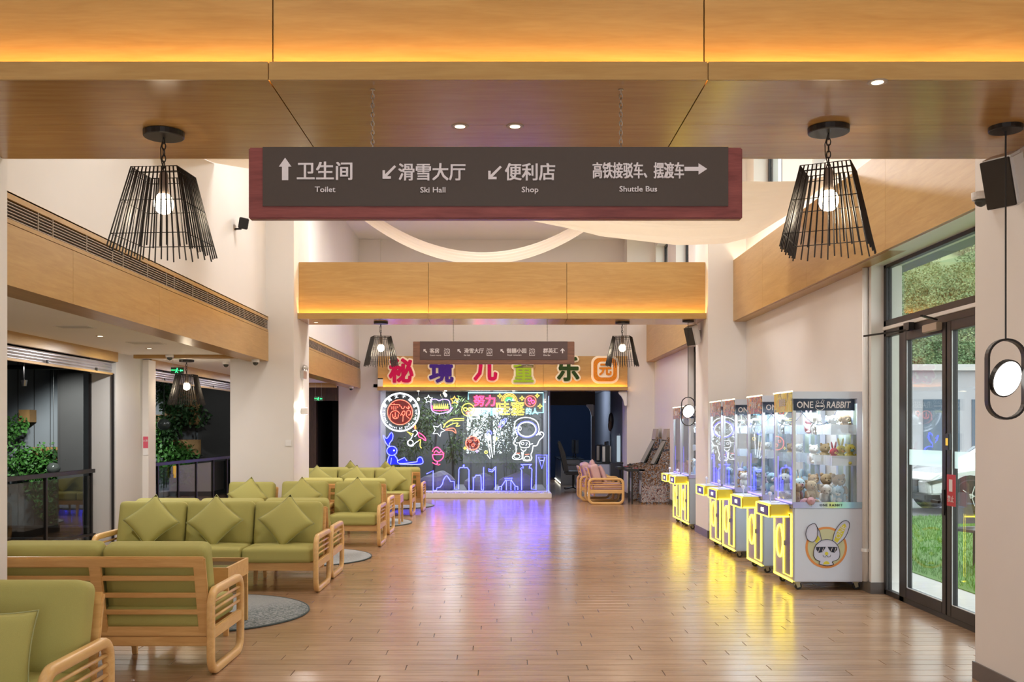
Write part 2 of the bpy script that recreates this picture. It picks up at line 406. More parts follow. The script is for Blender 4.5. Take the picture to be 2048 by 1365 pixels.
# ---- timber beams with a glowing cove
SEAM = (-1.10, .97); g = .003
def beam(yf, zb, ztop, depth, xl, xr, ym=None, led='cove_led'):
    o = struct('trim_1', 'timber clad beam with a glowing cove along its front', 'beam')
    xs = [xl]+list(SEAM)+[xr]
    MB().box(xl+.01, xr-.01, yf+.12, yf+depth-.012, zb+.03, ztop-.012).build('core', 'grille_dark', o)
    for a, b in zip(xs, xs[1:]):
        MB().box(a+g, b-g, yf+.09, yf+.125, zb+.05, ztop).build('fascia_panel', 'veneer', o)
        MB().box(a+g, b-g, yf, yf+.014, zb, zb+.085).build('cove_lip', 'veneer', o)
        MB().box(a+g, b-g, yf+depth-.014, yf+depth, zb, ztop).build('back_panel', 'veneer', o)
        ys = [yf+.014, ym if ym else yf+depth*.5, yf+depth-.014]
        for c, d in zip(ys, ys[1:]):
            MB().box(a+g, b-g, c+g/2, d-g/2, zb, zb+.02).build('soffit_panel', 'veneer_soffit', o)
    MB().box(xl, xr, yf+.014, yf+.018, zb+.004, zb+.083).build('lip_backing', 'veneer', o)  # strip added to stop cove light leaking through the lip seams
    MB().box(xl, xr, yf+.125, yf+depth, ztop, ztop+.012).build('top_panel', 'veneer', o)
    MB().box(xl+.02, xr-.02, yf+.035, yf+.07, zb+.022, zb+.034).build('led_strip', led, o)
    return o
beam(4.71, 3.25, 4.12, 1.38, XL, XR, 5.41)
beam(14.86, 3.25, 4.10, .85, XL, XR)
beam(23.4, 2.52, 3.32, .70, -2.92, 2.95)

# ---- left bulkhead with air grille, one per bay
mat('soffit_gloss', (.20, .15, .11), .3, noise=.1)
def bulk_left(y0, y1, seams, lab):
    o = struct('trim_2', lab, 'bulkhead')
    x0, x1 = -3.71, -XB
    MB().box(x0, x1-.05, y0, y1, 2.615, 3.24).build('core', 'grille_dark', o)
    ys = [y0]+seams+[y1]
    for a, b in zip(ys, ys[1:]):
        MB().box(x1-.04, x1, a+g/2, b-g/2, 2.6, 3.025).build('lower_panel', 'veneer_y', o)
        MB().box(x0, x1-.04, a+g/2, b-g/2, 2.6, 2.615).build('soffit_panel', 'veneer_y', o)
    MB().box(x1-.04, x1-.004, y0, y1, 3.032, 3.062).build('lower_rail', 'veneer_y', o)
    MB().box(x1-.04, x1-.004, y0, y1, 3.20, 3.25).build('upper_rail', 'veneer_y', o)
    MB().box(x0, x1-.004, y0, y1, 3.24, 3.252).build('top_panel', 'veneer_y', o)
    for k in range(6):
        z = 3.070+k*.0225; MB().bar((x1-.02, y0, z), (x1-.02, y1, z), .022, .006).build('slat', 'grille_slat', o)
    y = y0+.3; k = 0
    while y < y1:
        MB().box(x1-.012, x1-.006, y-.004, y+.004, 3.062, 3.20).build('divider', 'grille_slat', o); y += (.62, .55, .24)[k % 3]; k += 1
    return o
bulk_left(5.9, 14.6, [7.95, 9.95], 'timber bulkhead with a dark air grille above the sofas')
bulk_left(15.75, 24.1, [18.6, 21.4], 'timber bulkhead with a dark air grille before the neon window')
# ---- right bulkhead
def bulk_right(y0, y1, seams, lab):
    o = struct('trim_3', lab, 'bulkhead'); ys = [y0]+seams+[y1]
    MB().box(XB+.03, XW, y0, y1, 3.21, 4.0).build('core', 'grille_dark', o)
    for a, b in zip(ys, ys[1:]):
        MB().box(XB, XB+.03, a+g/2, b-g/2, 3.2, 4.10).build('face_panel', 'veneer_y', o)
        MB().box(XB+.03, XW, a+g/2, b-g/2, 3.195, 3.21).build('soffit_panel', 'white_plastic' if b < 9 else 'veneer_y', o)
    MB().box(XB+.06, XB+.11, y0+.05, y1-.05, 4.005, 4.03).build('led_strip', 'cove_led_white', o)
    return o
bulk_right(6.43, 14.75, [8.9, 11.2, 13.1], 'tall timber bulkhead above the claw machines and glass door')
bulk_right(15.7, 23.6, [18.4, 21.0], 'tall timber bulkhead in the far bay by the pink chairs')

# ---- walls
def wall_y(name, x0, x1, y0, y1, z0, z1, holes, m='paint'):      # wall running in depth, with openings
    bx = []; y = y0
    for (a, b, c, d) in sorted(holes):
        bx.append((x0, x1, y, a, z0, z1))
        if c > z0: bx.append((x0, x1, a, b, z0, c))
        if d < z1: bx.append((x0, x1, a, b, d, z1))
        y = b
    bx.append((x0, x1, y, y1, z0, z1)); return wallbox(name, bx, m)
clere = [(7.6, 9.3, 4.6, 5.9), (10.6, 11.6, 4.6, 5.9), (12.85, 14.3, 4.4, 5.9), (17.0, 18.3, 4.6, 5.9), (19.3, 20.7, 4.6, 5.9), (21.7, 23.4, 4.6, 5.9)]
wall_y('wall_right_upper', XW, XW+.35, -1, 24.4, 3.9, CEIL_Z, clere)
wallbox('ceiling_reveal', [(XW, XD_, 6.43, 9.75, 3.198, 3.21)], 'white_plastic')
wall_y('wall_right', XW, XW+.3, -1, 24.4, 0, 3.9, [(6.0, 9.75, 0, 3.2), (15.7, 19.4, 0, 3.2)])
for k, (a, b, c, d) in enumerate(clere):
    o = struct('window_%d' % (k+1)); f = MB(); x = XW+.2
    for yy in (a+.03, (a+b)/2, b-.03): f = MB().box(x, x+.06, yy-.03, yy+.03, c, d); f.build('mullion', 'door_metal', o)
    for zz in (c+.025, d-.025): MB().box(x, x+.06, a, b, zz-.025, zz+.025).build('rail', 'door_metal', o)
    for (p, q) in ((a+.06, (a+b)/2-.03), ((a+b)/2+.03, b-.06)): MB().box(x+.02, x+.03, p, q, c+.05, d-.05).build('glass_pane', 'pane', o)
wallbox('wall_left_upper', [(-3.71, -3.449, -1, 24.2, 3.25, CEIL_Z)], 'paint')
wallbox('wall_back_upper', [(-3.46, XW, 24.2, 24.4, 3.3, CEIL_Z)], 'paint')
wallbox('ceiling', [(-3.75, XW+.4, -1, 24.4, CEIL_Z, CEIL_Z+.1)], 'ceiling_paint')
for (x, y) in CEIL_FILLS:  # housings and glowing faces of the added fill panels, kept out of view
    o = struct('ceiling_fill_panel'); MB().box(x-.6, x+.6, y-.6, y+.6, CEIL_Z-.05, CEIL_Z).build('housing', 'white_plastic', o)
    MB().box(x-.55, x+.55, y-.55, y+.55, CEIL_Z-.06, CEIL_Z-.05).build('diffuser', 'fill_panel_glow', o)
wallbox('baseboard_right', [(XW-.012, XW, 9.75, 14.75, 0, .11), (XW-.012, XW, 19.4, 23.6, 0, .11), (XW-.012, XW+.15, 9.735, 9.75, 0, .11)], 'skirting')
# near side walls and alcove end (outside the view, they shape the light)
wallbox('wall_left', [(-5.6, XS, -1, 8.0, 0, 2.7), (-5.6, XS, 13.6, 14.85, 0, 2.7), (-5.6, XS, 21.5, 24.2, 0, 2.7),
                      (-5.6, XS, 8.0, 13.6, 2.62, 2.7), (-5.6, XS, 14.85, 21.5, 2.62, 2.7)], 'paint_grey')
# unseen wall added behind the viewer to cut front light, opening sized for it
wallbox('wall_front_light_block', [(-3.97, -1.9, -1.2, -1, 0, CEIL_Z), (1.9, XW+.35, -1.2, -1, 0, CEIL_Z), (-1.9, 1.9, -1.2, -1, 2.5, CEIL_Z), (-5.6, -3.97, -1.2, -1, 0, 2.7)], 'paint')
wallbox('wall_left_near', [(-3.97, -3.71, -1, 4.2, 2.6, CEIL_Z)], 'paint')
wallbox('wall_left_pier', [(-5.47, -5.16, 14.6, 14.9, 0, 2.62)], 'paint')
wallbox('ceiling_alcove', [(-5.6, -3.71, -1, 24.2, 2.65, 2.72)], 'ceiling_paint')
# timber strip across the alcove ceiling
wallbox('trim_4', [(-5.16, -3.72, 14.0, 14.1, 2.60, 2.65)], 'veneer')
wallbox('trim_5', [(-5.16, -3.72, 22.4, 22.55, 2.55, 2.65)], 'veneer')
# end of the alcove: timber wall and black doorway
wallbox('wall_back_left', [(-5.3, -4.48, 24.1, 24.3, 0, 2.65), (-4.48, -3.94, 24.1, 24.3, 2.3, 2.65)], 'dark_wood')
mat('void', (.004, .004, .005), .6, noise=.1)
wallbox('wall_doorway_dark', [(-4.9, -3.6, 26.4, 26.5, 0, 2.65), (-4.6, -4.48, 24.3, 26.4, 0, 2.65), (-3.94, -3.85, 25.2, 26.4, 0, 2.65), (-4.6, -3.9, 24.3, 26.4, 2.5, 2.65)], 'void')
# ---- corner pipe beside the glass door
o = thing('wall_pipe', 'white painted pipe rising beside the glass entrance door', 'pipe', (XW-.03, 9.83, 0))
MB().lathe([(.028, .11), (.028, 3.19)], 12).build('pipe', 'white_plastic', o, smooth=True)
MB().lathe([(.036, .40), (.036, .43)], 12).build('clip', 'white_plastic', o)

# ---- roller shutters over the two alcove openings
mat('shutter', (.55, .53, .55), .28, .7, noise=.1, nscale=6)
def shutter(y0, y1, lab):
    o = thing('roller_shutter', lab, 'shutter', (XS, 0, 0), group='rolled shutters of the alcove')
    MB().box(-.02, .03, y0, y1, 2.52, 2.65).build('header', 'veneer_y', o)
    for k in range(4):
        z = 2.505-k*.034
        MB().grid(lambda u, v, z=z: (-.05-.012*math.sin(v*PI), y0+(y1-y0)*u, z-.034*v), 1, 5).build('slat', 'shutter', o)
    MB().box(-.075, -.035, y0, y1, 2.345, 2.372).build('bottom_bar', 'veneer_y', o)
    n = max(2, int((y1-y0)/1.2))
    for k in range(n): yy = y0+(k+.6)*(y1-y0)/n; MB().box(-.045, -.03, yy-.02, yy+.02, 2.372, 2.41).build('latch', 'black_plastic', o)
    for x in (-.02, -.33): MB().box(x-.03, x, y1-.03, y1, 0, 2.36).build('guide_rail', 'door_metal', o)
    return o
shutter(8.0, 13.6, 'silver rolled shutter under a timber header, above the first railing')
shutter(14.9, 21.5, 'silver rolled shutter under a timber header, behind the alcove lamp')

# ---- entrance door (bay one) and the dark glazing of bay two
XD = 3.72
def door():
    o = struct('door_1', 'black metal framed double glass entrance door with transom', 'door')
    d0, d1 = XD, XD+.06
    def b(name, y0, y1, z0, z1, m='door_metal', p=o, x0=d0, x1=d1): return MB().box(x0, x1, y0, y1, z0, z1).build(name, m, p, bevel=.004)
    b('jamb', 9.69, 9.75, 0, 3.2); b('jamb', 6.1, 6.16, 0, 3.2)
    b('mullion', 9.26, 9.37, 0, 2.57); b('head', 6.1, 9.75, 3.165, 3.2)
    b('transom', 6.1, 9.75, 2.60, 2.66); b('transom_strip', 6.1, 9.75, 2.565, 2.60, 'paint', x0=d0-.01); b('transom', 6.1, 9.75, 2.50, 2.565)
    b('threshold', 6.1, 9.75, 0, .05)
    b('mullion', 7.40, 7.46, 0, 2.57)
    MB().box(d0+.025, d0+.033, 6.16, 9.69, 2.66, 3.165).build('glass_pane', 'pane', o)
    MB().box(d0+.025, d0+.033, 9.37, 9.69, .05, 2.5).build('glass_pane', 'pane', o)
    MB().box(d0+.025, d0+.033, 6.16, 7.40, .05, 2.5).build('glass_pane', 'pane', o)
    for (a, c) in ((8.36, 9.26), (7.46, 8.34)):
        lf = MB().box(d0-.01, d1-.01, a, a+.075, .05, 2.5).box(d0-.01, d1-.01, c-.075, c, .05, 2.5).box(d0-.01, d1-.01, a+.075, c-.075, .05, .145).box(d0-.01, d1-.01, a+.075, c-.075, 2.42, 2.5).build('door_leaf', 'door_metal', o, bevel=.004)
        MB().box(d0+.02, d0+.028, a+.075, c-.075, .145, 2.42).build('glass_pane', 'pane', lf)
        for (yy) in (a+.078, c-.078): MB().box(d0-.004, d0+.002, yy-.004, yy+.004, .145, 2.42).build('glazing_bead', 'gasket', lf)
        MB().box(d0-.004, d0+.002, a+.075, c-.075, .145, .152).build('glazing_bead', 'gasket', lf)
        mat_name = 'frost'
        MB().box(d0+.0185, d0+.0195, a+.08, c-.08, 1.28, 1.42).build('frosted_band', mat_name, lf)
    b('lever_handle', 8.37, 8.52, .98, 1.005, 'black_metal', x0=d0-.07, x1=d0-.05); b('handle_plate', 8.37, 8.42, .88, 1.10, 'black_metal', x0=d0-.02, x1=d0-.01)
    MB().box(d0-.06, d0-.012, 8.42, 8.72, 2.44, 2.51).build('door_closer', 'grille_slat', o, bevel=.006)
    MB().bar((d0-.05, 8.45, 2.53), (d0-.30, 8.15, 2.53), .022, .015).build('closer_arm', 'black_metal', o)
    MB().box(d0-.06, d0-.012, 9.0, 9.12, 2.50, 2.57).build('door_closer', 'black_metal', o)
    MB().bar((d0-.04, 9.05, 2.505), (d0-.28, 9.5, 2.49), .022, .015).build('closer_arm', 'black_metal', o)
    return o
def frost():
    m = bpy.data.materials.new('frost'); m.use_nodes = True; t = m.node_tree; t.nodes.remove(t.nodes['Principled BSDF']); M['frost'] = m
    tr = t.nodes.new('ShaderNodeBsdfTransparent'); tl = t.nodes.new('ShaderNodeBsdfTranslucent'); tl.inputs[0].default_value = (.85, .92, .95, 1); mx = t.nodes.new('ShaderNodeMixShader'); mx.inputs[0].default_value = .5
    t.links.new(tr.outputs[0], mx.inputs[1]); t.links.new(tl.outputs[0], mx.inputs[2]); t.links.new(mx.outputs[0], t.nodes['Material Output'].inputs[0])
frost()
door()
o = struct('door_2', 'dark framed glazing behind the far claw machines', 'door')
MB().box(XD, XD+.06, 15.7, 19.4, 3.1, 3.2).build('head', 'door_metal', o)
for yy in (15.75, 16.9, 18.1, 19.35): MB().box(XD, XD+.06, yy-.05, yy+.05, 0, 3.2).build('mullion', 'door_metal', o)
mat('tinted_glass', (.06, .10, .14), .08, noise=.05)
for (p, q) in ((15.8, 16.85), (16.95, 18.05), (18.15, 19.3)): MB().box(XD+.02, XD+.03, p, q, .05, 3.1).build('glass_pane', 'tinted_glass', o)
tag_o = thing('access_reader', 'small black card reader on the entrance door stile', 'reader', (XD-.012, 8.28, 1.50))
MB().box(-.025, 0, -.03, .03, -.07, .07).build('body', 'black_plastic', tag_o, bevel=.005); emis('amber', (1, .6, .1), .8); MB().box(-.027, -.025, -.02, .02, -.03, .03).build('screen', 'amber', tag_o)
mat('red_sign', (.55, .03, .04), .4, noise=.05)
o = thing('door_notice', 'red door notice with white figure hanging on the glass door', 'sign', (XD-.02, 8.23, 1.10))
MB().box(-.006, 0, -.075, .075, -.13, .13).build('plate', 'red_sign', o)
MB().box(-.008, -.006, -.03, .03, -.01, .09).build('pictogram', 'white_print', o)
put(text_me('禁止', .06, 'white_print', extrude=.001), 'lettering', o, (-.008, 0, -.07), (PI/2, 0, -PI/2))

# ---- draped cloth swags under the tall ceiling
def spline(pts, t):
    t *= len(pts)-1; i = min(int(t), len(pts)-2); f = t-i; f = f*f*(3-2*f)*.35+f*.65
    return tuple(a+(b-a)*f for a, b in zip(pts[i], pts[i+1]))
farA = [(-3.44, 12.0, 4.80), (-3.05, 11.9, 4.71), (-1.4, 12, 4.48), (.31, 12, 4.09), (1.18, 12, 3.90), (2.08, 12, 3.82), (2.68, 12, 3.85), (3.0, 12, 3.92), (3.40, 11.9, 4.16)]
nearA = [(-3.44, 9.6, 4.45), (-3.05, 9.7, 4.52), (-1.4, 10, 4.42), (.31, 10, 4.28), (1.18, 10, 4.17), (2.08, 10, 4.08), (2.68, 10, 4.06), (3.0, 10, 4.07), (3.40, 10, 4.18)]
def drapeA(u, v):
    a = Vector(spline(nearA, u)); b = Vector(spline(farA, u)); p = a+(b-a)*v
    p.z += .022*math.sin(v*26+u*3)*min(1, 4*u*(1-u)+.1)+.02*math.sin(v*61+u*9)*u*(1-u)*4
    return p
tag(MB().grid(drapeA, 70, 60).build('ceiling_drape', 'drape', None, smooth=True), 'wide cream cloth swag hung over the hall, before the second beam', 'drape', 'cream cloth swags under the ceiling')
def drapeB(u, v):
    x = -3.1+5.8*u; y = 19.4+.5*v
    return Vector((x, y, min(6.18, 4.8+.165*(x+.4)**2+.32*v+.015*math.sin(v*25+u*5))))
tag(MB().grid(drapeB, 60, 30).build('ceiling_drape', 'drape', None, smooth=True), 'narrow cream cloth swag sagging behind the second timber beam', 'drape', 'cream cloth swags under the ceiling')
# ================================================================== HANGING SIGNS
def chain_mb(p0, p1, link=.028, r=.0028):
    mb = MB(); p0 = Vector(p0); p1 = Vector(p1); n = max(2, int((p1-p0).length/(link*.78)))
    for i in range(n):
        c = p0.lerp(p1, (i+.5)/n); s = i % 2
        pts = [(c.x+(math.cos(a)*link*.26 if s else 0), c.y+(0 if s else math.cos(a)*link*.26), c.z+math.sin(a)*link*.5) for a in [2*PI*k/8 for k in range(8)]]
        mb.tube(pts, r, 4, True)
    return mb
def arrow_poly(kind, s):
    if kind == 'up': p = [(0,.5),(.28,.1),(.14,.1),(.14,-.5),(-.14,-.5),(-.14,.1),(-.28,.1)]
    elif kind == 'right': p = [(.5,0),(.12,.25),(.12,.09),(-.5,.09),(-.5,-.09),(.12,-.09),(.12,-.25)]
    elif kind == 'dl': p = [(-.5,-.5),(-.5,.12),(-.32,.12),(-.32,-.18),(.38,.5),(.5,.38),(-.18,-.32),(.12,-.32),(.12,-.5)]
    elif kind == 'ul': p = [(-.5,.5),(.12,.5),(-.08,.28),(.45,-.22),(.22,-.45),(-.28,.08),(-.5,-.12)]
    elif kind == 'upb': p = [(0,.5),(.42,.05),(.42,-.15),(.11,.14),(.11,-.5),(-.11,-.5),(-.11,.14),(-.42,-.15),(-.42,.05)]
    return [(a*s, b*s) for a, b in p]
def sign(Y, x0, x1, zt, zb, label, cat, frame, face, items, side, bot, chains, ztop, tilt=0):
    cx = (x0+x1)/2; o = thing('hanging_sign', label, cat, (cx, Y, zb), tilt, 'hanging direction signs')
    W = (x1-x0)/2; H = zt-zb
    MB().box(-W, W, 0, .05, 0, H).build('board', frame, o, bevel=.006)
    MB().box(-W+side, W-side, -.006, .0, bot, H+.001).build('face_plate', face, o)
    for it in items:
        k, body, px, pz, size = it[:5]; sx = it[5] if len(it) > 5 else 1
        x = px-cx; z = pz-zb
        if k == 'a': MB().prism([(x+p[0], z+p[1]) for p in arrow_poly(body, size)], -.009, -.006).build('arrow', 'white_print', o)
        elif k == 'i':
            q = .5*size; r = [(x-q, z-q), (x+q, z-q), (x+q, z+q), (x-q, z+q)]
            mb = MB(); 
            for a, b in zip(r, r[1:]+r[:1]): mb.bar((a[0], -.008, a[1]), (b[0], -.008, b[1]), .004, size*.09)
            for t in (-.28, 0, .28): mb.bar((x+t*size-.01, -.008, z-.3*size), (x+t*size+.01, -.008, z+.25*size), .004, size*.10)
            for t in (-.25, .25): mb.bar((x+t*size-.02, -.008, z+.75*size), (x+t*size+.02, -.008, z+.6*size), .004, size*.08)
            mb.build('icon', 'white_print', o)
        else: text(body, size, 'white_print', (x, -.008, z), o, extrude=.002, sx=sx, bold=.021 if k == 'c' else .014)
    for px in chains:
        chain_mb((px-cx, .025, H), (px-cx, .025, ztop-zb)).build('chain', 'chain_metal', o)
        MB().lathe([(.012, ztop-zb-.004), (.012, ztop-zb)], 8, (px-cx, .025, 0)).build('ceiling_hook', 'chain_metal', o)
    return o
Y1 = 4.82
def L1(px, py): p = at(px, py, Y1); return p.x, p.z
def it1(k, body, px, py, size_px, sx=1): x, z = L1(px, py); return (k, body, x, z, size_px*Y1/F, sx)
sign(Y1, at(497,0,Y1).x, at(1485,0,Y1).x, at(0,295,Y1).z, at(0,438,Y1).z,
     'wide brown direction sign with burgundy edge and white arrows, pointing to toilet and shuttle bus', 'sign', 'burgundy', 'sign_face',
     [it1('a','up',571,339,45), it1('c','卫生间',650,343,39,.98), it1('e','Toilet',651,380,15.5,1.1),
      it1('a','dl',779,345,27), it1('c','滑雪大厅',864,345,36.5,.93), it1('e','Ski Hall',866,381,15.5,1.1),
      it1('a','dl',990,346,27), it1('c','便利店',1060,345,36.5,.93), it1('e','Shop',1060,382,15.5,1.1),
      it1('c','高铁接驳车、摆渡车',1276,342,34,.60), it1('a','right',1391,339,45), it1('e','Shuttle Bus',1276,379,15.5,1.08)],
     29*Y1/F, 25*Y1/F, [at(744,0,Y1).x, at(1243,0,Y1).x], 3.25, tilt=.0)
Y2 = 15.05
def it2(k, body, px, py, size_px, sx=1): p = at(px, py, Y2); return (k, body, p.x, p.z, size_px*Y2/F, sx)
sign(Y2, at(826,0,Y2).x, at(1149,0,Y2).x, at(0,683.5,Y2).z, at(0,729,Y2).z,
     'smaller purple brown direction sign with walnut edge before the coloured letters', 'sign', 'walnut', 'sign_face_b',
     [it2('a','ul',851,703,8), it2('c','客房',869,702,10.5,.95), it2('e','Guest rooms',871,711,4.2), it2('i','',894,706,11),
      it2('a','ul',919,703,8), it2('c','滑雪大厅',948,702,10.5,.95), it2('e','Ski Hall',934,711,4.2), it2('i','',979,706,11),
      it2('a','ul',1005,703,8), it2('c','御膳小园',1033,702,10.5,.95), it2('e','Royal restaurant',1029,711,4.2), it2('i','',1064,706,11),
      it2('c','群英汇',1101,702,10.5,.95), it2('e','Elite Bar',1094,711,4.2), it2('a','upb',1125,702,10)],
     14*Y2/F, 9*Y2/F, [at(907,0,Y2).x, at(1095,0,Y2).x], 3.25)

# ================================================================== PENDANT LAMPS
def cage_pendant(loc, rz, label, light=30):
    o = thing('cage_pendant_lamp', label, 'lamp', loc, rz, 'black wire cage pendant lamps')
    MB().lathe([(.105, -.034), (.11, -.03), (.11, -.002), (.10, 0)], 28).build('ceiling_rose', 'black_metal', o, smooth=False)
    chain_mb((0, 0, -.03), (0, 0, -.235), .042, .0035).build('chain', 'black_metal', o)
    MB().tube([(0, 0, -.03), (-.02, .004, -.09), (-.018, .003, -.15), (0, 0, -.22)], .003, 5).build('cord', 'black_metal', o)
    zt, zb, at_, ab = -.225, -.68, .128, .222
    def half(z): return at_+(ab-at_)*(zt-z)/(zt-zb)
    n = 12
    for s in range(4):
        R = Matrix.Rotation(s*PI/2, 4, 'Z')
        for k in range(n):
            f = -1+2*(k+.5*(s % 2 == 0)*0)/n; e = (.012, -.006, .004)[k % 3]
            a = R @ Vector((f*half(zt), -half(zt), zt)); b = R @ Vector((f*half(zb+e), -half(zb+e), zb+e))
            j = R @ Vector((f*half((zt+zb)/2)+.003*math.sin(k*5+s), -half((zt+zb)/2)-.002, (zt+zb)/2))
            MB().tube([a, j, b], .0042, 5).build('wire', 'black_metal', o)
    for z in (zt, zt-.03, zt-.19, zt-.375):
        h = half(z); MB().tube([(-h,-h,z),(h,-h,z),(h,h,z),(-h,h,z)], .0027, 4, True).build('ring', 'black_metal', o)
    MB().tube([(-at_,0,zt),(at_,0,zt)], .003, 4).build('cross_wire', 'black_metal', o)
    MB().lathe([(.014,-.225),(.02,-.23),(.024,-.245),(.024,-.31),(.030,-.35)], 14).build('lamp_holder', 'socket', o, smooth=True)
    b = MB().lathe([(.026,-.345),(.040,-.36),(.052,-.385),(.053,-.41),(.045,-.435),(.028,-.452),(.006,-.458)], 18).build('bulb', 'bulb', o, smooth=True)
    return o
l1 = cage_pendant((-1.87, 5.53, 3.25), -.08, 'black wire cage pendant lamp hanging before the upper air grille')
for (x, y, z, rz, lb) in [(1.78, 5.45, 3.25, -.46, 'black wire cage pendant lamp hanging before the tall timber bulkhead'),
                     (-1.85, 15.28, 3.25, .35, 'far black wire cage pendant lamp by the pink letter'),
                     (1.84, 15.28, 3.25, -.3, 'far black wire cage pendant lamp by the orange letter'),
                     (-4.73, 15.0, 2.65, .02, 'black wire cage pendant lamp in the alcove by the green exit sign')]:
    dup(l1, (x, y, z), rz, lb)
for (x, y, z) in ((-1.87, 5.53, 2.83), (1.79, 5.47, 2.83), (-1.85, 15.28, 2.83), (1.84, 15.28, 2.83), (-4.73, 15.0, 2.23)):
    lamp('pendant_light', (x, y, z-.06), 7, (1, .82, .58), .05)
def ring_pendant(loc, zc, label, s=1):
    o = thing('ring_pendant_lamp', label, 'lamp', loc, -.05, 'oval ring pendant lamps')
    MB().lathe([(.085,-.026),(.088,-.022),(.088,0)], 26).build('ceiling_rose', 'black_metal', o)
    drop = zc-loc[2]; rw, rh = .098, .215
    MB().tube([(0,0,-.02),(0,0,drop+rh)], .005, 8).build('cord', 'black_metal', o)
    pts = []; N = 14
    for i in range(N+1): a = PI*i/N; pts.append((rw*math.cos(a), 0, drop+(rh-rw)+rw*math.sin(a)))
    for i in range(N+1): a = PI+PI*i/N; pts.append((rw*math.cos(a), 0, drop-(rh-rw)+rw*math.sin(a)))
    MB().sweep(pts, [(-.022,-.006),(.022,-.006),(.022,.006),(-.022,.006)], (0,1,0)).build('ring', 'black_metal', o)
    d = MB(); rim = MB()
    Mx = Matrix.Rotation(.6, 4, 'Y') @ Matrix.Rotation(.5, 4, 'Z')
    def tr(mb): mb.v = [tuple(Mx @ Vector(p)+Vector((0, 0, drop+.005))) for p in mb.v]; return mb
    tr(rim.lathe([(.096,-.012),(.104,-.012),(.104,.012),(.096,.012)], 30, axis='y')).build('disc_rim', 'black_metal', o)
    tr(d.lathe([(.095,-.016),(.097,-.010),(.097,.010),(.095,.016)], 30, axis='y')).build('light_disc', 'lit_disc', o)
    return o
rp = ring_pendant((2.74, 5.44, 3.25), 1.875, 'oval black ring pendant with white glowing disc by the pillar and speaker')
dup(rp, (2.81, 15.1, 3.25), None, 'oval black ring pendant with white glowing disc above the far claw machines')

# ================================================================== BEAM AND WALL FITTINGS
def downlight(x, y, z, label):
    o = thing('downlight', label, 'light', (x, y, z), 0, 'recessed downlights')
    MB().lathe([(.020,-.002),(.045,-.004),(.048,0),(.02,0)], 20).build('trim_ring', 'grille_slat', o)
    MB().lathe([(.028,-.005),(.028,-.001)], 14).build('lens', 'downlight', o)
for (px, py, Y, z, lb) in ((920, 253, 5.43, 3.25, 'round recessed downlight above the Ski Hall wording'), (1030, 252, 5.43, 3.25, 'round recessed downlight above the Shop wording'),
                      (632, 645, 15.35, 3.25, 'round recessed downlight in the far beam beside the pillar'), (1755, 162, 4.74, 3.25, 'round recessed downlight by the front edge of the near beam')):
    downlight((px-VX)*Y/F, Y, z, lb)
for i, (x, y) in enumerate(ALCOVE_LIGHTS):
    downlight(x, y, 2.65, ('square alcove downlight nearest the shutter', 'second alcove ceiling downlight above the railing', 'alcove ceiling downlight before the timber strip', 'alcove ceiling downlight behind the exit sign', 'alcove ceiling downlight at the dark doorway')[i])
def vent(x, y, w, d, lb):
    o = thing('ceiling_vent', lb, 'vent', (x, y, 2.65), 0, 'alcove ceiling vents')
    MB().box(-w/2, w/2, -d/2, d/2, -.006, 0).build('frame', 'white_plastic', o)
    for k in range(4): MB().box(-w/2+.02, w/2-.02, -d/2+.02+k*(d-.04)/4, -d/2+.02+k*(d-.04)/4+.02, -.009, -.006).build('louvre', 'paint_grey', o)
vent(-4.35, 10.2, .35, .25, 'white louvred vent in the alcove ceiling near the bulkhead'); vent(-4.3, 12.1, .4, .3, 'white louvred vent in the alcove ceiling by the timber strip')
# spotlight on the upper left wall
o = thing('wall_spotlight', 'small dark box spotlight on the white wall above the grille', 'spotlight', (-3.46, 12.9, 4.24))
MB().box(0, .02, -.05, .05, -.06, .0).build('wall_plate', 'grille_slat', o); MB().bar((0, 0, -.05), (.10, -.02, -.05), .03, .02).build('bracket', 'black_metal', o)
MB().box(-.06, .06, -.05, .05, -.07, .07).build('head', 'black_metal', o, bevel=.008, loc=(.13, -.02, .02), rot=(.25, .15, .3)); MB().box(.0605, .062, -.042, .042, -.06, .06).build('lens', 'glass_dark', o, loc=(.13, -.02, .02), rot=(.25, .15, .3))
# loudspeaker and dome camera on each right pillar
def speaker(loc, rz, lab):
    o = thing('wall_speaker', lab, 'speaker', loc, rz, 'white wall loudspeakers')
    MB().prism([(-.01,-.16),(.12,-.13),(.12,.15),(-.01,.13)], -.10, .10, 'y').build('cabinet', 'white_plastic', o, bevel=.015)
    MB().box(-.022, -.010, -.09, .09, -.15, .125).build('grille', 'grille_dark', o, bevel=.004)
    MB().bar((.11, 0, .0), (.24, .02, .0), .05, .07).build('bracket', 'white_plastic', o)
    for c in o.children: c.rotation_euler = (0, -.28, 0)
speaker((2.86, 5.75, 3.03), .55, 'white loudspeaker with dark grille on the pillar beside the ring pendant')
speaker((2.86, 15.2, 3.03), .55, 'far white loudspeaker under the second beam above the claw machines')
def dome(loc, lab):
    o = thing('dome_camera', lab, 'camera', loc, 0, 'white dome cameras')
    MB().lathe([(.052,-.045),(.056,-.03),(.056,0)], 20).build('housing', 'white_plastic', o, smooth=False)
    MB().lathe([(.006,-.088),(.024,-.08),(.036,-.066),(.041,-.045)], 16).build('dome', 'glass_dark', o, smooth=True)
dome((2.97, 6.2, 3.07), 'white dome camera with dark eye on the pillar behind the loudspeaker'); dome((2.97, 15.4, 3.1), 'white dome camera beside the far loudspeaker')
dome((-3.5, 14.2, 2.6), 'white dome camera under the timber bulkhead end by the pillar'); dome((-3.5, 23.2, 2.6), 'white dome camera under the far bulkhead end')
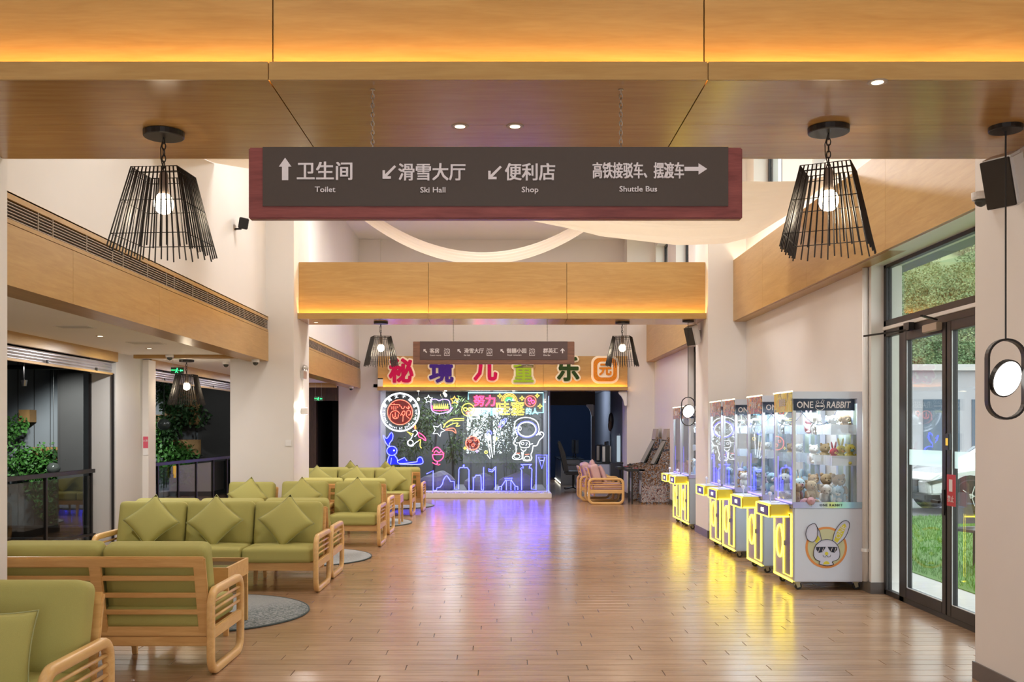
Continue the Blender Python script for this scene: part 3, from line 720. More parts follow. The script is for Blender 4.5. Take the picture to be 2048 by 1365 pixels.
dome((-4.62, 13.9, 2.65), 'white dome camera on the alcove ceiling before the timber strip'); dome((-4.25, 15.4, 2.65), 'white dome camera behind the alcove cage lamp')
# sconce, emergency light and switch on the second pillar
emis('sconce', (1, .95, .82), 14)
o = thing('wall_sconce', 'small white cube wall light throwing a star of light on the pillar', 'lamp', (XL, 15.15, 1.88))
MB().box(0, .09, -.05, .05, -.05, .05).build('body', 'white_plastic', o, bevel=.004)
for z in (-.052, .052): MB().box(.01, .08, -.04, .04, z-.002, z+.002).build('lens', 'sconce', o)
lamp('sconce_light', (XL+.05, 15.15, 1.97), 7, (1, .95, .85), .02); lamp('sconce_light', (XL+.05, 15.15, 1.79), 7, (1, .95, .85), .02)
o = thing('emergency_light', 'grey twin head emergency light high on the bright pillar side', 'light', (XL, 15.2, 2.46))
MB().box(0, .05, -.13, .13, -.09, .03).build('battery_box', 'aluminium', o, bevel=.006)
for s in (-1, 1): h = MB().ell((.05, s*.07, .08), (.035, .04, .045)).build('lamp_head', 'aluminium', o, smooth=True)
MB().tube([(.01, 0, -.09), (.012, .02, -.2), (.01, -.03, -.26), (.01, -.01, -.34)], .004, 5).build('cable', 'white_plastic', o)
tag(MB().box(-3.16, -3.07, 14.588, 14.6, 1.36, 1.45).build('light_switch', 'white_plastic', None, bevel=.003), 'square white switch plate on the pillar face', 'switch')
mat('pink_notice', (.70, .10, .16), .5, noise=.1)
o = thing('fire_notice', 'pink and white fire notice on the alcove pier', 'notice', (-5.20, 14.595, 1.35))
MB().box(-.035, .035, -.006, 0, -.02, .15).build('header', 'pink_notice', o); MB().box(-.035, .035, -.006, 0, -.12, -.02).build('body', 'white_plastic', o); text('火警', .035, 'white_print', (0, -.008, .09), o, extrude=.001)
emis('exit_green', (.05, 1, .25), 2.2); mat('exit_board', (.005, .03, .01), .4, noise=.05)
def exit_sign(loc, lab):
    o = thing('exit_sign', lab, 'sign', loc, 0, 'green running man exit signs'); o.scale = (.55, 1, .62)
    MB().box(-.17, .17, -.012, .012, -.075, .075).build('panel', 'exit_board', o)
    m = MB(); m.ell((.0, -.016, .045), (.016, .004, .016), 8, 6)
    for a, b in (((-.002,.03),(-.02,-.015)), ((-.005,.02),(.035,.0)), ((-.005,.02),(-.04,.01)), ((-.02,-.015),(.02,-.055)), ((-.02,-.015),(-.055,-.05))): m.bar((a[0], -.016, a[1]), (b[0], -.016, b[1]), .006, .014)
    m.build('running_figure', 'exit_green', o)
    MB().prism([(.06,.0),(.10,.03),(.10,.012),(.15,.012),(.15,-.012),(.10,-.012),(.10,-.03)], -.018, -.013).build('arrow', 'exit_green', o)
    text('安全出口', .038, 'exit_green', (-.105, -.015, .01), o, extrude=.001, sx=.75)
    for s in (-.12, .12): MB().tube([(s, 0, .075), (s, 0, (2.645-loc[2])/.62)], .004, 5).build('rod', 'chain_metal', o)
exit_sign((at(355,0,14.7).x, 14.7, 2.47), 'green running figure exit sign beside the alcove cage lamp')
exit_sign((at(637,0,22).x, 22, 2.28), 'small green exit sign in the dark corridor behind the pillar')
o = thing('wall_box', 'small white and black box on the timber beam end before the pink letter', 'box', (at(760,0,23.3).x, 23.38, at(0,765,23.3).z))
MB().box(-.06, .06, -.03, .0, -.10, .07).build('body', 'white_plastic', o); MB().box(-.06, .06, -.032, .0, .07, .10).build('cap', 'black_plastic', o)

# ================================================================== SEATING
_sofa = {}
def sofa_mesh(key, fn):
    if key not in _sofa: _sofa[key] = fn()
    return _sofa[key]
def rrect(y0, y1, z0, z1, r, n=6):
    pts = []
    for (cy, cz, a0) in ((y1-r, z1-r, 0), (y0+r, z1-r, PI/2), (y0+r, z0+r, PI), (y1-r, z0+r, 1.5*PI)):
        for i in range(n+1): a = a0+PI/2*i/n; pts.append((0, cy+r*math.cos(a), cz+r*math.sin(a)))
    return pts
SEC = [(.5*.050*math.copysign(abs(math.cos(a))**.55, math.cos(a)), .5*.056*math.copysign(abs(math.sin(a))**.55, math.sin(a))) for a in [2*PI*(i+.5)/12 for i in range(12)]]
CW = .70                                  # seat module
def sofa(n, loc, rz, label, fabric='olive', group='green cushioned wooden sofas', cat='sofa', cw=CW, wood_a='beech_y', wood_b='beech'):
    o = thing('wooden_sofa' if n > 1 else 'wooden_armchair', label, cat, loc, rz, group)
    W = n*cw/2+.005
    arm = sofa_mesh(('arm', wood_a), lambda: MB().sweep(rrect(-.365, .365, .0275, .545, .10), SEC, (1, 0, 0)).mesh('arm_loop', wood_a, True))
    dow = sofa_mesh(('dowel', wood_a), lambda: MB().tube([(0, -.345, 0), (0, .345, 0)], .010, 8).mesh('dowel', wood_a, True))
    rail = sofa_mesh(('arail', wood_a), lambda: MB().box(-.016, .016, -.345, .345, -.038, .038).mesh('arm_rail', wood_a, False, .006))
    for s in (-1, 1):
        x = s*(W+.03); a = put(arm, 'arm', o, (x, 0, 0))
        for z in (.475, .425, .375): put(dow, 'dowel', a, (0, 0, z))
        put(rail, 'rail', a, (0, 0, .275))
    sofa_mesh(('fr', n, cw, wood_b), lambda: MB().box(-W, W, -.315, -.285, .215, .295).mesh('front_rail', wood_b, False, .005))
    put(_sofa[('fr', n, cw, wood_b)], 'front_rail', o)
    br = sofa_mesh(('br', n, cw, wood_b), lambda: MB().box(-W, W, -.014, .014, -.032, .032).mesh('back_rail', wood_b, False, .005))
    put(br, 'back_rail', o, (0, .245, .205)); put(br, 'back_rail', o, (0, .25, .272))
    def backpt(z): return .245+(z-.24)*.27
    nm = sofa_mesh(('sl', cw, wood_b), lambda: MB().box(-cw/2, cw/2, -.009, .009, -.0165, .0165).mesh('slat', wood_b, False, .004))
    up = sofa_mesh(('up', wood_b), lambda: MB().bar((0, backpt(.24), .24), (0, backpt(.745), .745), .075, .026, (1, 0, 0)).mesh('upright', wood_b, False, .005))
    me_up = sofa_mesh(('upz', wood_b), lambda: MB().add([(a*.04, backpt(z)+b*.012, z) for z in (.24, .75) for a, b in ((-1,-1),(1,-1),(1,1),(-1,1))], [(0,3,2,1),(4,5,6,7),(0,1,5,4),(1,2,6,5),(2,3,7,6),(3,0,4,7)]).mesh('upright', wood_b, False, .005))
    for k in range(n+1):
        x = -W+.04+(2*W-.08)*k/n; put(me_up, 'upright', o, (x, 0, 0))
    tr = sofa_mesh(('tr', n, cw, wood_b), lambda: MB().box(-W, W, -.015, .015, -.036, .036).mesh('top_rail', wood_b, False, .010))
    put(tr, 'top_rail', o, (0, backpt(.745), .745), (-.26, 0, 0))
    for k in range(n):
        x = -n*cw/2+cw*(k+.5)
        for z in (.635, .52, .405): put(nm, 'slat', o, (x, backpt(z)-.004, z), (-.26, 0, 0))
    lg = sofa_mesh(('leg', wood_b), lambda: MB().add([(a*(.016+.006*t), b*(.016+.006*t)-.03*(1-t), .215*t) for t in (0, 1) for a, b in ((-1,-1),(1,-1),(1,1),(-1,1))], [(0,3,2,1),(4,5,6,7),(0,1,5,4),(1,2,6,5),(2,3,7,6),(3,0,4,7)]).mesh('leg', wood_b, False, .003))
    if n > 1:
        for x in ((-n*cw/2+cw, n*cw/2-cw) if n > 2 else (0,)):
            put(lg, 'leg', o, (x, -.27, 0)); put(lg, 'leg', o, (x, .25, 0))
    sc = sofa_mesh(('seat', cw, fabric), lambda: weld(cushion_mb(cw-.012, .63, .145, .035, .018, 2).mesh('seat_cushion', fabric, True)))
    bc = sofa_mesh(('back', cw, fabric), lambda: weld(cushion_mb(cw-.012, .17, .47, .05, .028, 1).mesh('back_cushion', fabric, True)))
    for k in range(n):
        x = -n*cw/2+cw*(k+.5); jz = random.uniform(-.006, .006)
        put(sc, 'seat_cushion', o, (x, -.045, .368)); put(bc, 'back_cushion', o, (x, .205+jz, .628+jz), (-.25+jz, 0, jz))
    return o
# pillow: pinched square
def pillow_me(fabric='olive', s=.24, th=.075):
    mb = MB()
    for sg in (-1, 1):
        def fn(u, v, sg=sg):
            a = 2*u-1; b = 2*v-1; k = max(0, (1-a*a)*(1-b*b))**.42; pin = 1-.10*(1-a*a)*abs(b)**3-.0
            pin2 = 1-.10*(1-b*b)*abs(a)**3
            return (a*s*pin2, sg*th*k, b*s*pin)
        mb.grid(fn, 14, 14)
    return weld(mb.mesh('pillow', fabric, True), 2e-3)
def spun(me, a):
    m = me.copy(); m.transform(Matrix.Rotation(a, 4, 'Y')); return m
PIL = pillow_me(s=.205, th=.07); PIL.transform(Matrix.Scale(1, 4));  edge = [(-.205+.41*i/10, 0, -.205) for i in range(10)]+[(.205, 0, -.205+.41*i/10) for i in range(10)]+[(.205-.41*i/10, 0, .205) for i in range(10)]+[(-.205, 0, .205-.41*i/10) for i in range(10)]
def epin(p): a = p[0]/.205; b = p[2]/.205; return (p[0]*(1-.10*(1-b*b)*abs(a)**3), 0, p[2]*(1-.10*(1-a*a)*abs(b)**3))
PIPE = MB().tube([epin(p) for p in edge], .004, 5, True).mesh('piping', 'piping', True)
PIL45 = spun(PIL, PI/4); PIPE45 = spun(PIPE, PI/4)
def pillow(loc, rot, label, me=None, group='green throw pillows', piping=True):
    o = thing('throw_pillow', label, 'pillow', loc, 0, group); o.rotation_euler = rot
    if me is None and abs(rot[1]) > .5: o.rotation_euler = (rot[0], rot[1]-PI/4, rot[2]); put(PIL45, 'cover', o); put(PIPE45, 'piping', o); return o
    put(me or PIL, 'cover', o)
    if piping: put(PIPE, 'piping', o)
    return o
GW = 'green cushioned wooden sofas'
xr = -1.92                                # aisle-side end of the rows
def cx(n, x=xr, cw=CW): return x-.03-n*cw/2
s00 = sofa(3, (cx(3, -1.98), 4.66, 0), 0, 'olive green wooden sofa cut by the picture corner, with a tilted pillow')
s0 = sofa(3, (cx(3, -1.89), 6.84, 0), PI, 'olive green wooden sofa turned away, showing its slatted back')
s1 = sofa(3, (cx(3, -1.82), 10.12, 0), 0, 'olive green three seat wooden sofa facing the aisle camera side with three diamond pillows')
s1b = sofa(3, (cx(3, -1.83), 11.03, 0), PI, 'olive green wooden sofa back to back behind the three pillow sofa')
s2 = []
for k, lb in enumerate(('green wooden armchair at the aisle with a diamond pillow, in front of the pillar row', 'middle green wooden armchair of three before the pillar', 'green wooden armchair against the pillar, third from the aisle')):
    s2.append(sofa(1, (-1.66-.03-.35-k*.75, 13.95, 0), 0, lb, group='green wooden armchairs', cat='armchair', cw=.66))
s2b = sofa(2, (cx(2, -1.73, .66), 15.5, 0), PI, 'green two seat wooden sofa turned away beside the bright pillar', cw=.66)
s3 = sofa(3, (cx(3, -1.68), 18.75, 0), 0, 'green three seat wooden sofa in the far row with a diamond pillow')
s3b = sofa(3, (cx(3, -1.56), 19.75, 0), PI, 'green three seat wooden sofa turned away nearest the neon window')
def pil_on(s, x, lab, tw=0, dy=0):
    return pillow((s.location.x+x, s.location.y-.03+dy, .675), (-.42, PI/4+tw, .03*tw), lab)
for k, lb in enumerate(('diamond pillow on the aisle seat of the three pillow sofa', 'diamond pillow on the middle seat of the three pillow sofa', 'diamond pillow on the alcove side seat of the three pillow sofa')):
    pil_on(s1, (1-k)*.70+(.02, -.0, .06)[k], lb, (.08, -.05, .04)[k])
for k, lb in enumerate(('diamond pillow on the aisle armchair', 'diamond pillow on the middle armchair', 'diamond pillow on the armchair by the pillar')): pil_on(s2[k], 0, lb, (.06, -.06, .1)[k])
for k, lb in enumerate(('diamond pillow on the aisle seat of the far sofa', 'diamond pillow on the middle seat of the far sofa', 'diamond pillow on the inner seat of the far sofa')): pil_on(s3, (1-k)*.70, lb, (.05, .12, -.1)[k])
pillow((-2.32, 4.48, .585), (-.30, .06, .32), 'upright green pillow with pale piping in the picture corner')
for k, (dx, lb) in enumerate(((.35, 'green pillow peeping over the sofa turned to the neon window, aisle side'), (-.35, 'green pillow peeping over the sofa turned to the neon window, inner side'))):
    pillow((s3b.location.x+dx, 19.80, .72), (.28, PI/4, 0), lb)
# pink armchairs near the arcade
mat('pinkwood', (.55, .33, .18), .4, noise=.05)
BL = pillow_me('blush', .22, .07)
for k, (x, y, lb) in enumerate(((2.22, 21.75, 'wooden armchair with blush pink cushions facing the arcade machines'), (2.12, 22.75, 'second blush pink wooden armchair, behind the first one'))):
    sofa(1, (x, y, 0), PI/2, lb, 'blush', 'pink cushioned armchairs', 'armchair', cw=.74)
pillow((2.18, 21.72, .62), (-.35, .1, PI/2), 'pale pink pillow on the front pink armchair', BL, 'pink pillows', False)
pillow((1.98, 21.70, .74), (-.20, .1, PI/2), 'large pink pillow slung over the pink armchair back', BL, 'pink pillows', False)
# side tables
def side_table(loc, lab, w=.5, d=.5, h=.5):
    o = thing('side_table', lab, 'table', loc, 0, 'wooden side tables')
    MB().box(-w/2+.02, w/2-.02, -d/2+.02, d/2-.02, h-.05, h-.03).build('glass_top', 'glass_dark', o)
    for (a, b, c, e) in ((-w/2, w/2, -d/2, -d/2+.02), (-w/2, w/2, d/2-.02, d/2), (-w/2, -w/2+.02, -d/2+.02, d/2-.02), (w/2-.02, w/2, -d/2+.02, d/2-.02)):
        MB().box(a, b, c, e, h-.13, h).build('apron', 'beech', o)
    for sx in (-1, 1):
        for sy in (-1, 1): MB().box(sx*(w/2-.02)-.018, sx*(w/2-.02)+.018, sy*(d/2-.02)-.018, sy*(d/2-.02)+.018, 0, h-.13).build('leg', 'beech', o)
side_table((-2.43, 8.05, 0), 'wooden side table with dark glass top behind the slatted sofa', .62, .62, .53)
side_table((-1.95, 17.0, 0), 'small wooden side table in the far seating group', .5, .5, .5)
side_table((-2.5, 12.55, 0), 'wooden side table on the second round rug', .6, .6, .42)
# rugs
def rug(loc, r, lab, pale=False):
    o = thing('round_rug', lab, 'rug', loc, 0, 'round grey rugs')
    MB().lathe([(r-.012, 0.0), (r, .004), (r, .010), (r-.012, .014)], 72).build('pile', 'rug_pale' if pale else 'rug', o)
    b = MB().tube([(r*math.cos(2*PI*k/72), r*math.sin(2*PI*k/72), .009) for k in range(72)], .008, 5, True).build('bound_edge', 'rug_edge', o)
def rugmat(name, c1, c2, sc):
    m = mat(name, c1, .95, bump=.5, bscale=300); t = m.node_tree; b = t.nodes['Principled BSDF']
    tc = t.nodes.new('ShaderNodeTexCoord'); mp = t.nodes.new('ShaderNodeMapping'); mp.inputs['Rotation'].default_value = (0, 0, .8); t.links.new(tc.outputs['Object'], mp.inputs[0])
    wv = t.nodes.new('ShaderNodeTexWave'); wv.inputs['Scale'].default_value = sc; wv.inputs['Distortion'].default_value = 5; wv.inputs['Detail Scale'].default_value = 6; t.links.new(mp.outputs[0], wv.inputs[0])
    gr = t.nodes.new('ShaderNodeTexGradient'); t.links.new(mp.outputs[0], gr.inputs[0])
    mu = t.nodes.new('ShaderNodeMath'); mu.operation = 'MULTIPLY'; t.links.new(wv.outputs['Fac'], mu.inputs[0])
    rr = t.nodes.new('ShaderNodeMapRange'); rr.inputs[1].default_value = -.1; rr.inputs[2].default_value = .35; t.links.new(gr.outputs['Fac'], rr.inputs[0]); t.links.new(rr.outputs[0], mu.inputs[1])
    mx = t.nodes.new('ShaderNodeMix'); mx.data_type = 'RGBA'; mx.inputs[6].default_value = (*c1, 1); mx.inputs[7].default_value = (*c2, 1)
    t.links.new(mu.outputs[0], mx.inputs[0]); t.links.new(mx.outputs[2], b.inputs['Base Color'])
rugmat('rug', (.33, .34, .34), (.05, .075, .075), 8); rugmat('rug_pale', (.46, .47, .48), (.22, .24, .25), 14); mat('rug_edge', (.07, .09, .09), .9, noise=.2, nscale=90)
rug((-2.63, 8.72, 0), .93, 'round grey rug with dark ripple weave behind the slatted sofa'); rug((-2.56, 12.5, 0), .92, 'round pale grey rug between the back to back sofas and armchairs', True)
rug((-2.45, 17.15, 0), .90, 'round pale rug in the far seating group', True); rug((-2.35, 21.0, 0), .92, 'round grey rug before the neon window', True)
# ================================================================== CLAW MACHINES
emis('led_yellow', (1, .80, .05), 5.5); emis('led_top', (1, .85, .55), 4); emis('case_light', (.80, .92, 1), 14)
mat('cab_white_neon_cast', (.70, .74, .85), .28, noise=.015); mat('cab_yellow', (.72, .58, .06), .32, noise=.04, nscale=5); mat('cab_steel', (.50, .46, .42), .3, .6, noise=.08, nscale=12)  # cabinet white has the neon's bluish cast mixed into its colour
mat('cab_blue', (.50, .60, .72), .3, noise=.03); mat('banner', (.012, .022, .055), .2, noise=.1); mat('caster_black', (.02, .02, .02), .5, noise=.2); mat('caster_metal', (.5, .45, .3), .3, .8, noise=.1)
mat('screen_dark', (.09, .07, .10), .3, noise=.1); emis('screen_glow', (1, .93, .75), 1.6); mat('bin_acrylic', (.80, .84, .90), .2, alpha=.55, noise=.02); mat('logo_orange', (.80, .30, .08), .5, noise=.08, nscale=40)
mat('logo_cream', (.62, .60, .36), .5, noise=.03); mat('logo_yellow', (.72, .62, .05), .5, noise=.03); mat('logo_lilac', (.66, .66, .80), .5, noise=.02); mat('ink', (.012, .012, .03), .5, noise=.1)
mat('yellow_back', (.75, .66, .10), .4, noise=.05, nscale=4); mat('purple_led', (.2, .15, .8), .4, emit=(.25, .2, 1), es=2.0, noise=.05); mat('rainbow_strip', (.6, .6, .75), .25, .4, noise=.3, nscale=2)
def holo():
    m = M['rainbow_strip']; t = m.node_tree; b = t.nodes['Principled BSDF']; tc = t.nodes.new('ShaderNodeTexCoord'); sp = t.nodes.new('ShaderNodeSeparateXYZ'); t.links.new(tc.outputs['Object'], sp.inputs[0])
    mr = t.nodes.new('ShaderNodeMapRange'); mr.inputs[1].default_value = -.35; mr.inputs[2].default_value = .35; t.links.new(sp.outputs[0], mr.inputs[0])
    r = t.nodes.new('ShaderNodeValToRGB'); e = r.color_ramp.elements; e[0].color = (.45, .42, .75, 1); e[1].color = (.55, .72, .85, 1)
    for p, c in ((.4, (.6, .65, .8)), (.55, (.7, .75, .25)), (.7, (.4, .75, .6)), (.85, (.4, .65, .85))): q = e.new(p); q.color = (*c, 1)
    t.links.new(mr.outputs[0], r.inputs[0]); t.links.new(r.outputs[0], b.inputs['Base Color'])
holo()
def artmat(name, cols, sc=9, rough=.3):
    m = mat(name, cols[0], rough); t = m.node_tree; b = t.nodes['Principled BSDF']; tc = t.nodes.new('ShaderNodeTexCoord'); v = t.nodes.new('ShaderNodeTexNoise'); v.inputs['Scale'].default_value = sc*.33; v.inputs['Detail'].default_value = 3; v.inputs['Distortion'].default_value = 2.5; mr_ = t.nodes.new('ShaderNodeMapRange'); mr_.inputs[1].default_value = .3; mr_.inputs[2].default_value = .7
    t.links.new(tc.outputs['Object'], v.inputs[0]); r = t.nodes.new('ShaderNodeValToRGB'); r.color_ramp.interpolation = 'CONSTANT'; e = r.color_ramp.elements
    while len(e) < len(cols): e.new(.5)
    for i, c in enumerate(cols): e[i].position = i/len(cols); e[i].color = (*c, 1)
    t.links.new(v.outputs[0], mr_.inputs[0]); t.links.new(mr_.outputs[0], r.inputs[0]); t.links.new(r.outputs[0], b.inputs['Base Color']); return m
artmat('art_yellow', [(.80,.50,.02), (.70,.62,.05), (.75,.70,.20), (.30,.30,.12)], 14); artmat('art_teal', [(.05,.35,.42), (.60,.10,.06), (.10,.12,.14), (.70,.35,.05), (.35,.55,.60)], 16)
MW, MD, MH = .68, .70, 1.98               # along the wall (y), depth (x), height
_mc = {}
def C(key, fn):
    if key not in _mc: _mc[key] = fn()
    return _mc[key]
def claw(loc, label, art, full=False, side='cab_blue'):
    o = thing('claw_machine', label, 'claw machine', loc, 0, 'yellow lit claw machines along the wall')
    x0, x1, y0, y1 = -MD/2, MD/2, -MW/2, MW/2; zb, zs, zt = .085, .82, MH
    def P(key, name, fn, parent=o, m=None, bevel=0, smooth=False): return put(C((key, m), lambda: fn().mesh(name, m, smooth, bevel)), name, parent)
    P('cab', 'cabinet', lambda: MB().box(x0+.012, x1, y0, y1, zb, zs), m=side, bevel=.008)
    fr = P('front', 'front_panel', lambda: MB().box(x0, x0+.012, y0+.005, y1-.005, zb+.01, zs-.01), m='cab_steel')
    # bottom light line, prize door with glowing ring, service door with glowing frame
    P('botled', 'light_strip', lambda: MB().box(x0-.008, x0, y0, y1, zb-.004, zb+.014), fr, 'led_yellow')
    ringc = (y0+.47*MW+.13, .45)
    P('ring', 'ring_light', lambda: MB().tube([(x0-.006, ringc[0]+.115*math.cos(2*PI*k/32), ringc[1]+.165*math.sin(2*PI*k/32)) for k in range(32)], .010, 6, True), fr, 'led_yellow')
    P('flap', 'prize_flap', lambda: MB().prism([(ringc[0]+.10*math.cos(2*PI*k/28), ringc[1]+.15*math.sin(2*PI*k/28)) for k in range(28)], x0-.003, x0+.001, 'x'), fr, 'cab_yellow')
    a, b = y0+.03, y0+.29; c, d = zb+.05, zs-.06
    sd = P('sdoor', 'service_door', lambda: MB().box(x0-.006, x0, a, b, c, d), m='screen_dark')
    P('sdl', 'light_frame', lambda: MB().tube([(x0-.009, a, c), (x0-.009, b, c), (x0-.009, b, d), (x0-.009, a, d)], .008, 5, True), sd, 'led_yellow')
    P('lock', 'lock', lambda: MB().box(x0-.014, x0-.006, b-.03, b-.01, .42, .47), sd, 'caster_metal')
    P('vled', 'light_strip', lambda: MB().box(x0-.007, x0+.001, y1-.018, y1-.004, zb, zs-.02), fr, 'led_yellow')
    # control desk
    dk = P('desk', 'control_desk', lambda: MB().box(x0-.20, x0, y0+.10, y1-.04, .715, .845), m='cab_yellow', bevel=.012)
    P('deskscreen', 'name_screen', lambda: MB().box(x0-.205, x0-.20, y0+.13, y1-.10, .73, .83), dk, 'screen_dark')
    P('desktop', 'desk_top', lambda: MB().box(x0-.19, x0-.005, y0+.115, y1-.055, .845, .852), dk, 'cab_white_neon_cast')
    put(C('desktxt', lambda: text_me('ONE', .06, 'screen_glow', extrude=.001, bold=.02)), 'lettering', dk, (x0-.207, .03, .78), (PI/2, 0, -PI/2))
    P('deskled', 'light_frame', lambda: MB().tube([(x0-.206, y0+.12, .722), (x0-.206, y1-.06, .722), (x0-.206, y1-.06, .84), (x0-.206, y0+.12, .84)], .006, 5, True), dk, 'led_yellow')
    P('deskunder', 'light_strip', lambda: MB().box(x0-.19, x0-.01, y0+.092, y0+.10, .72, .735), dk, 'led_yellow')
    P('joy', 'joystick', lambda: MB().tube([(x0-.10, .12, .85), (x0-.10, .12, .92)], .007, 6).ell((x0-.10, .12, .935), (.022, .022, .022), 10, 6), dk, 'logo_lilac', smooth=True)
    P('btn', 'button', lambda: MB().lathe([(.045, .852), (.045, .862), (.035, .872)], 14, (x0-.10, -.08, 0)), dk, 'cab_white_neon_cast')
    P('post', 'corner_post', lambda: MB().box(x0, x0+.03, y0, y0+.03, zs, zt-.12), m='aluminium')
    put(C(('post', 'aluminium'), None), 'corner_post', o, (0, MW-.03, 0)); put(C(('post', 'aluminium'), None), 'corner_post', o, (MD-.03, MW-.03, 0))
    P('backpost', 'side_frame', lambda: MB().box(x1-.06, x1, y0, y0+.02, zs+.05, zt).box(x0, x1-.06, y0, y0+.02, zt-.07, zt), m='cab_white_neon_cast')
    P('sill', 'side_rail', lambda: MB().box(x0, x1, y0-.004, y0+.02, zs, zs+.06), m='rainbow_strip')
    put(C('silltxt', lambda: text_me('ONE RABBIT', .035, 'ink', extrude=.001, bold=.015, spacing=1.2)), 'lettering', o, (.03, y0-.006, zs+.03), (PI/2, 0, 0))
    P('stage', 'prize_floor', lambda: MB().box(x0+.01, x1-.01, y0+.02, y1-.01, zs, zs+.04), m='cab_white_neon_cast')
    P('chute', 'prize_chute', lambda: MB().box(x0+.03, x0+.034, y1-.28, y1-.03, zs+.04, zs+.26).box(x0+.03, x0+.24, y1-.284, y1-.28, zs+.04, zs+.26).box(x0+.24, x0+.244, y1-.28, y1-.03, zs+.04, zs+.26), m='acrylic')
    P('purple', 'light_strip', lambda: MB().box(x0+.002, x0+.012, y0+.03, y1-.03, zs+.041, zs+.055).box(x0+.031, x0+.036, y1-.04, y1-.03, zs+.04, zs+.5), m='purple_led')
    P('bkp', 'back_panel', lambda: MB().box(x1-.02, x1-.008, y0+.02, y1-.02, zs+.04, zt-.07), m='yellow_back')
    for k in range(3):
        yy = y0+.12+.22*k
        put(C('pil', lambda: MB().box(-.05, .0, -.035, .035, zs+.04, zt-.12).mesh('mirror_pilaster', 'cab_blue')), 'mirror_pilaster', o, (x1-.02, yy, 0))
    P('gfront', 'front_glass', lambda: MB().box(x0+.004, x0+.010, y0+.03, y1-.03, zs+.01, zt-.12), m='acrylic')
    P('gside', 'side_glass', lambda: MB().box(x0+.03, x1-.06, y0+.006, y0+.012, zs+.06, zt-.07), m='acrylic')
    P('gside2', 'side_glass', lambda: MB().box(x0+.03, x1-.03, y1-.012, y1-.006, zs+.04, zt-.07), m='acrylic')
    P('top', 'top_box', lambda: MB().box(x0, x1, y0+.02, y1, zt-.12, zt), m='cab_white_neon_cast', bevel=.005)
    P('head', 'art_banner', lambda: MB().box(x0-.006, x0, y0+.02, y1-.02, zt-.20, zt-.005), m=art)
    put(C(('htxt', art), lambda: text_me('抓娃娃', .085, 'white_print', extrude=.001, bold=.012)), 'lettering', o, (x0-.009, 0, zt-.10), (PI/2, 0, -PI/2))
    P('headled', 'light_strip', lambda: MB().box(x0-.010, x0, y0, y1, zt-.004, zt+.008), m='led_top')
    bn = P('banner', 'side_banner', lambda: MB().box(x0+.006, x1-.085, y0-.004, y0+.004, zt-.19, zt-.075), m='banner')
    put(C('one', lambda: text_me('ONE', .092, 'white_print', extrude=.001, bold=.012, sx=.86)), 'lettering', bn, (x0+.12, y0-.006, zt-.132), (PI/2, 0, 0))
    put(C('rabbit', lambda: text_me('RABBIT', .092, 'white_print', extrude=.001, bold=.012, shear=.15, sx=.80)), 'lettering', bn, (x0+.455, y0-.006, zt-.132), (PI/2, 0, 0))
    def tiny():
        mb = MB(); Y = -.0
        pts = [(.045*math.cos(a), 0, .036*math.sin(a)-.018) for a in [2*PI*k/20 for k in range(20)]]; mb.tube(pts, .003, 4, True)
        mb.box(-.035, -.004, -.001, .001, -.022, -.006); mb.box(.004, .035, -.001, .001, -.022, -.006)
        mb.tube([(-.028,0,.012),(-.038,0,.035),(-.018,0,.04),(-.012,0,.018)], .003, 4, True); mb.tube([(.010,0,.018),(.026,0,.05),(.042,0,.045),(.028,0,.012)], .003, 4, True); return mb
    put(C('tiny', lambda: tiny().mesh('emblem', 'white_print')), 'emblem', bn, (x0+.268, y0-.007, zt-.132))
    P('clight', 'case_light', lambda: MB().box(x0+.06, x1-.08, y0+.06, y1-.06, zt-.128, zt-.12), m='case_light')
    # claw and cable
    P('claw', 'claw', lambda: MB().tube([(0,0,zt-.13),(0,0,zt-.26)], .006, 6).lathe([(.01,zt-.30),(.045,zt-.29),(.045,zt-.26),(.02,zt-.25)], 12).tube([(.03,0,zt-.29),(.085,0,zt-.35),(.06,0,zt-.43)], .007, 5).tube([(-.015,.026,zt-.29),(-.042,.073,zt-.35),(-.03,.052,zt-.43)], .007, 5).tube([(-.015,-.026,zt-.29),(-.042,-.073,zt-.35),(-.03,-.052,zt-.43)], .007, 5), m='chain_metal')
    P('cable', 'cable', lambda: MB().tube([(-.20+.36*t, -.12, zt-.19-.14*4*t*(1-t)) for t in [i/12 for i in range(13)]], .004, 5), m='ink')
    for k, (zz, yy, xx) in enumerate(((1.55, .17, .12), (1.55, -.16, .16), (1.24, .17, .1), (1.24, -.16, .17))):
        put(C('bin', lambda: MB().box(-.14, .14, -.13, .13, 0, .005).box(-.14, -.135, -.13, .13, 0, .10).box(-.14, .14, -.13, -.125, 0, .10).mesh('display_bin', 'bin_acrylic')), 'display_bin', o, (xx+.02, yy-.02, zz))
    for sx in (-1, 1):
        for sy in (-1, 1):
            cs = put(C('cast', lambda: MB().box(-.03, .03, -.03, .03, .072, .085).add([(-.022,-.028,.075),(.022,-.028,.075),(.03,-.028,.03),(.0,-.028,.02)], [(0,1,2,3)]).add([(-.022,.028,.075),(.022,.028,.075),(.03,.028,.03),(.0,.028,.02)], [(0,1,2,3)]).mesh('caster', 'caster_metal')), 'caster', o, (sx*(MD/2-.06), sy*(MW/2-.07), 0))
            put(C('wheel', lambda: MB().lathe([(.012,-.016),(.034,-.016),(.036,-.010),(.036,.010),(.034,.016),(.012,.016)], 18, (.012,0,.036), 'y').mesh('wheel', 'caster_black')), 'wheel', cs)
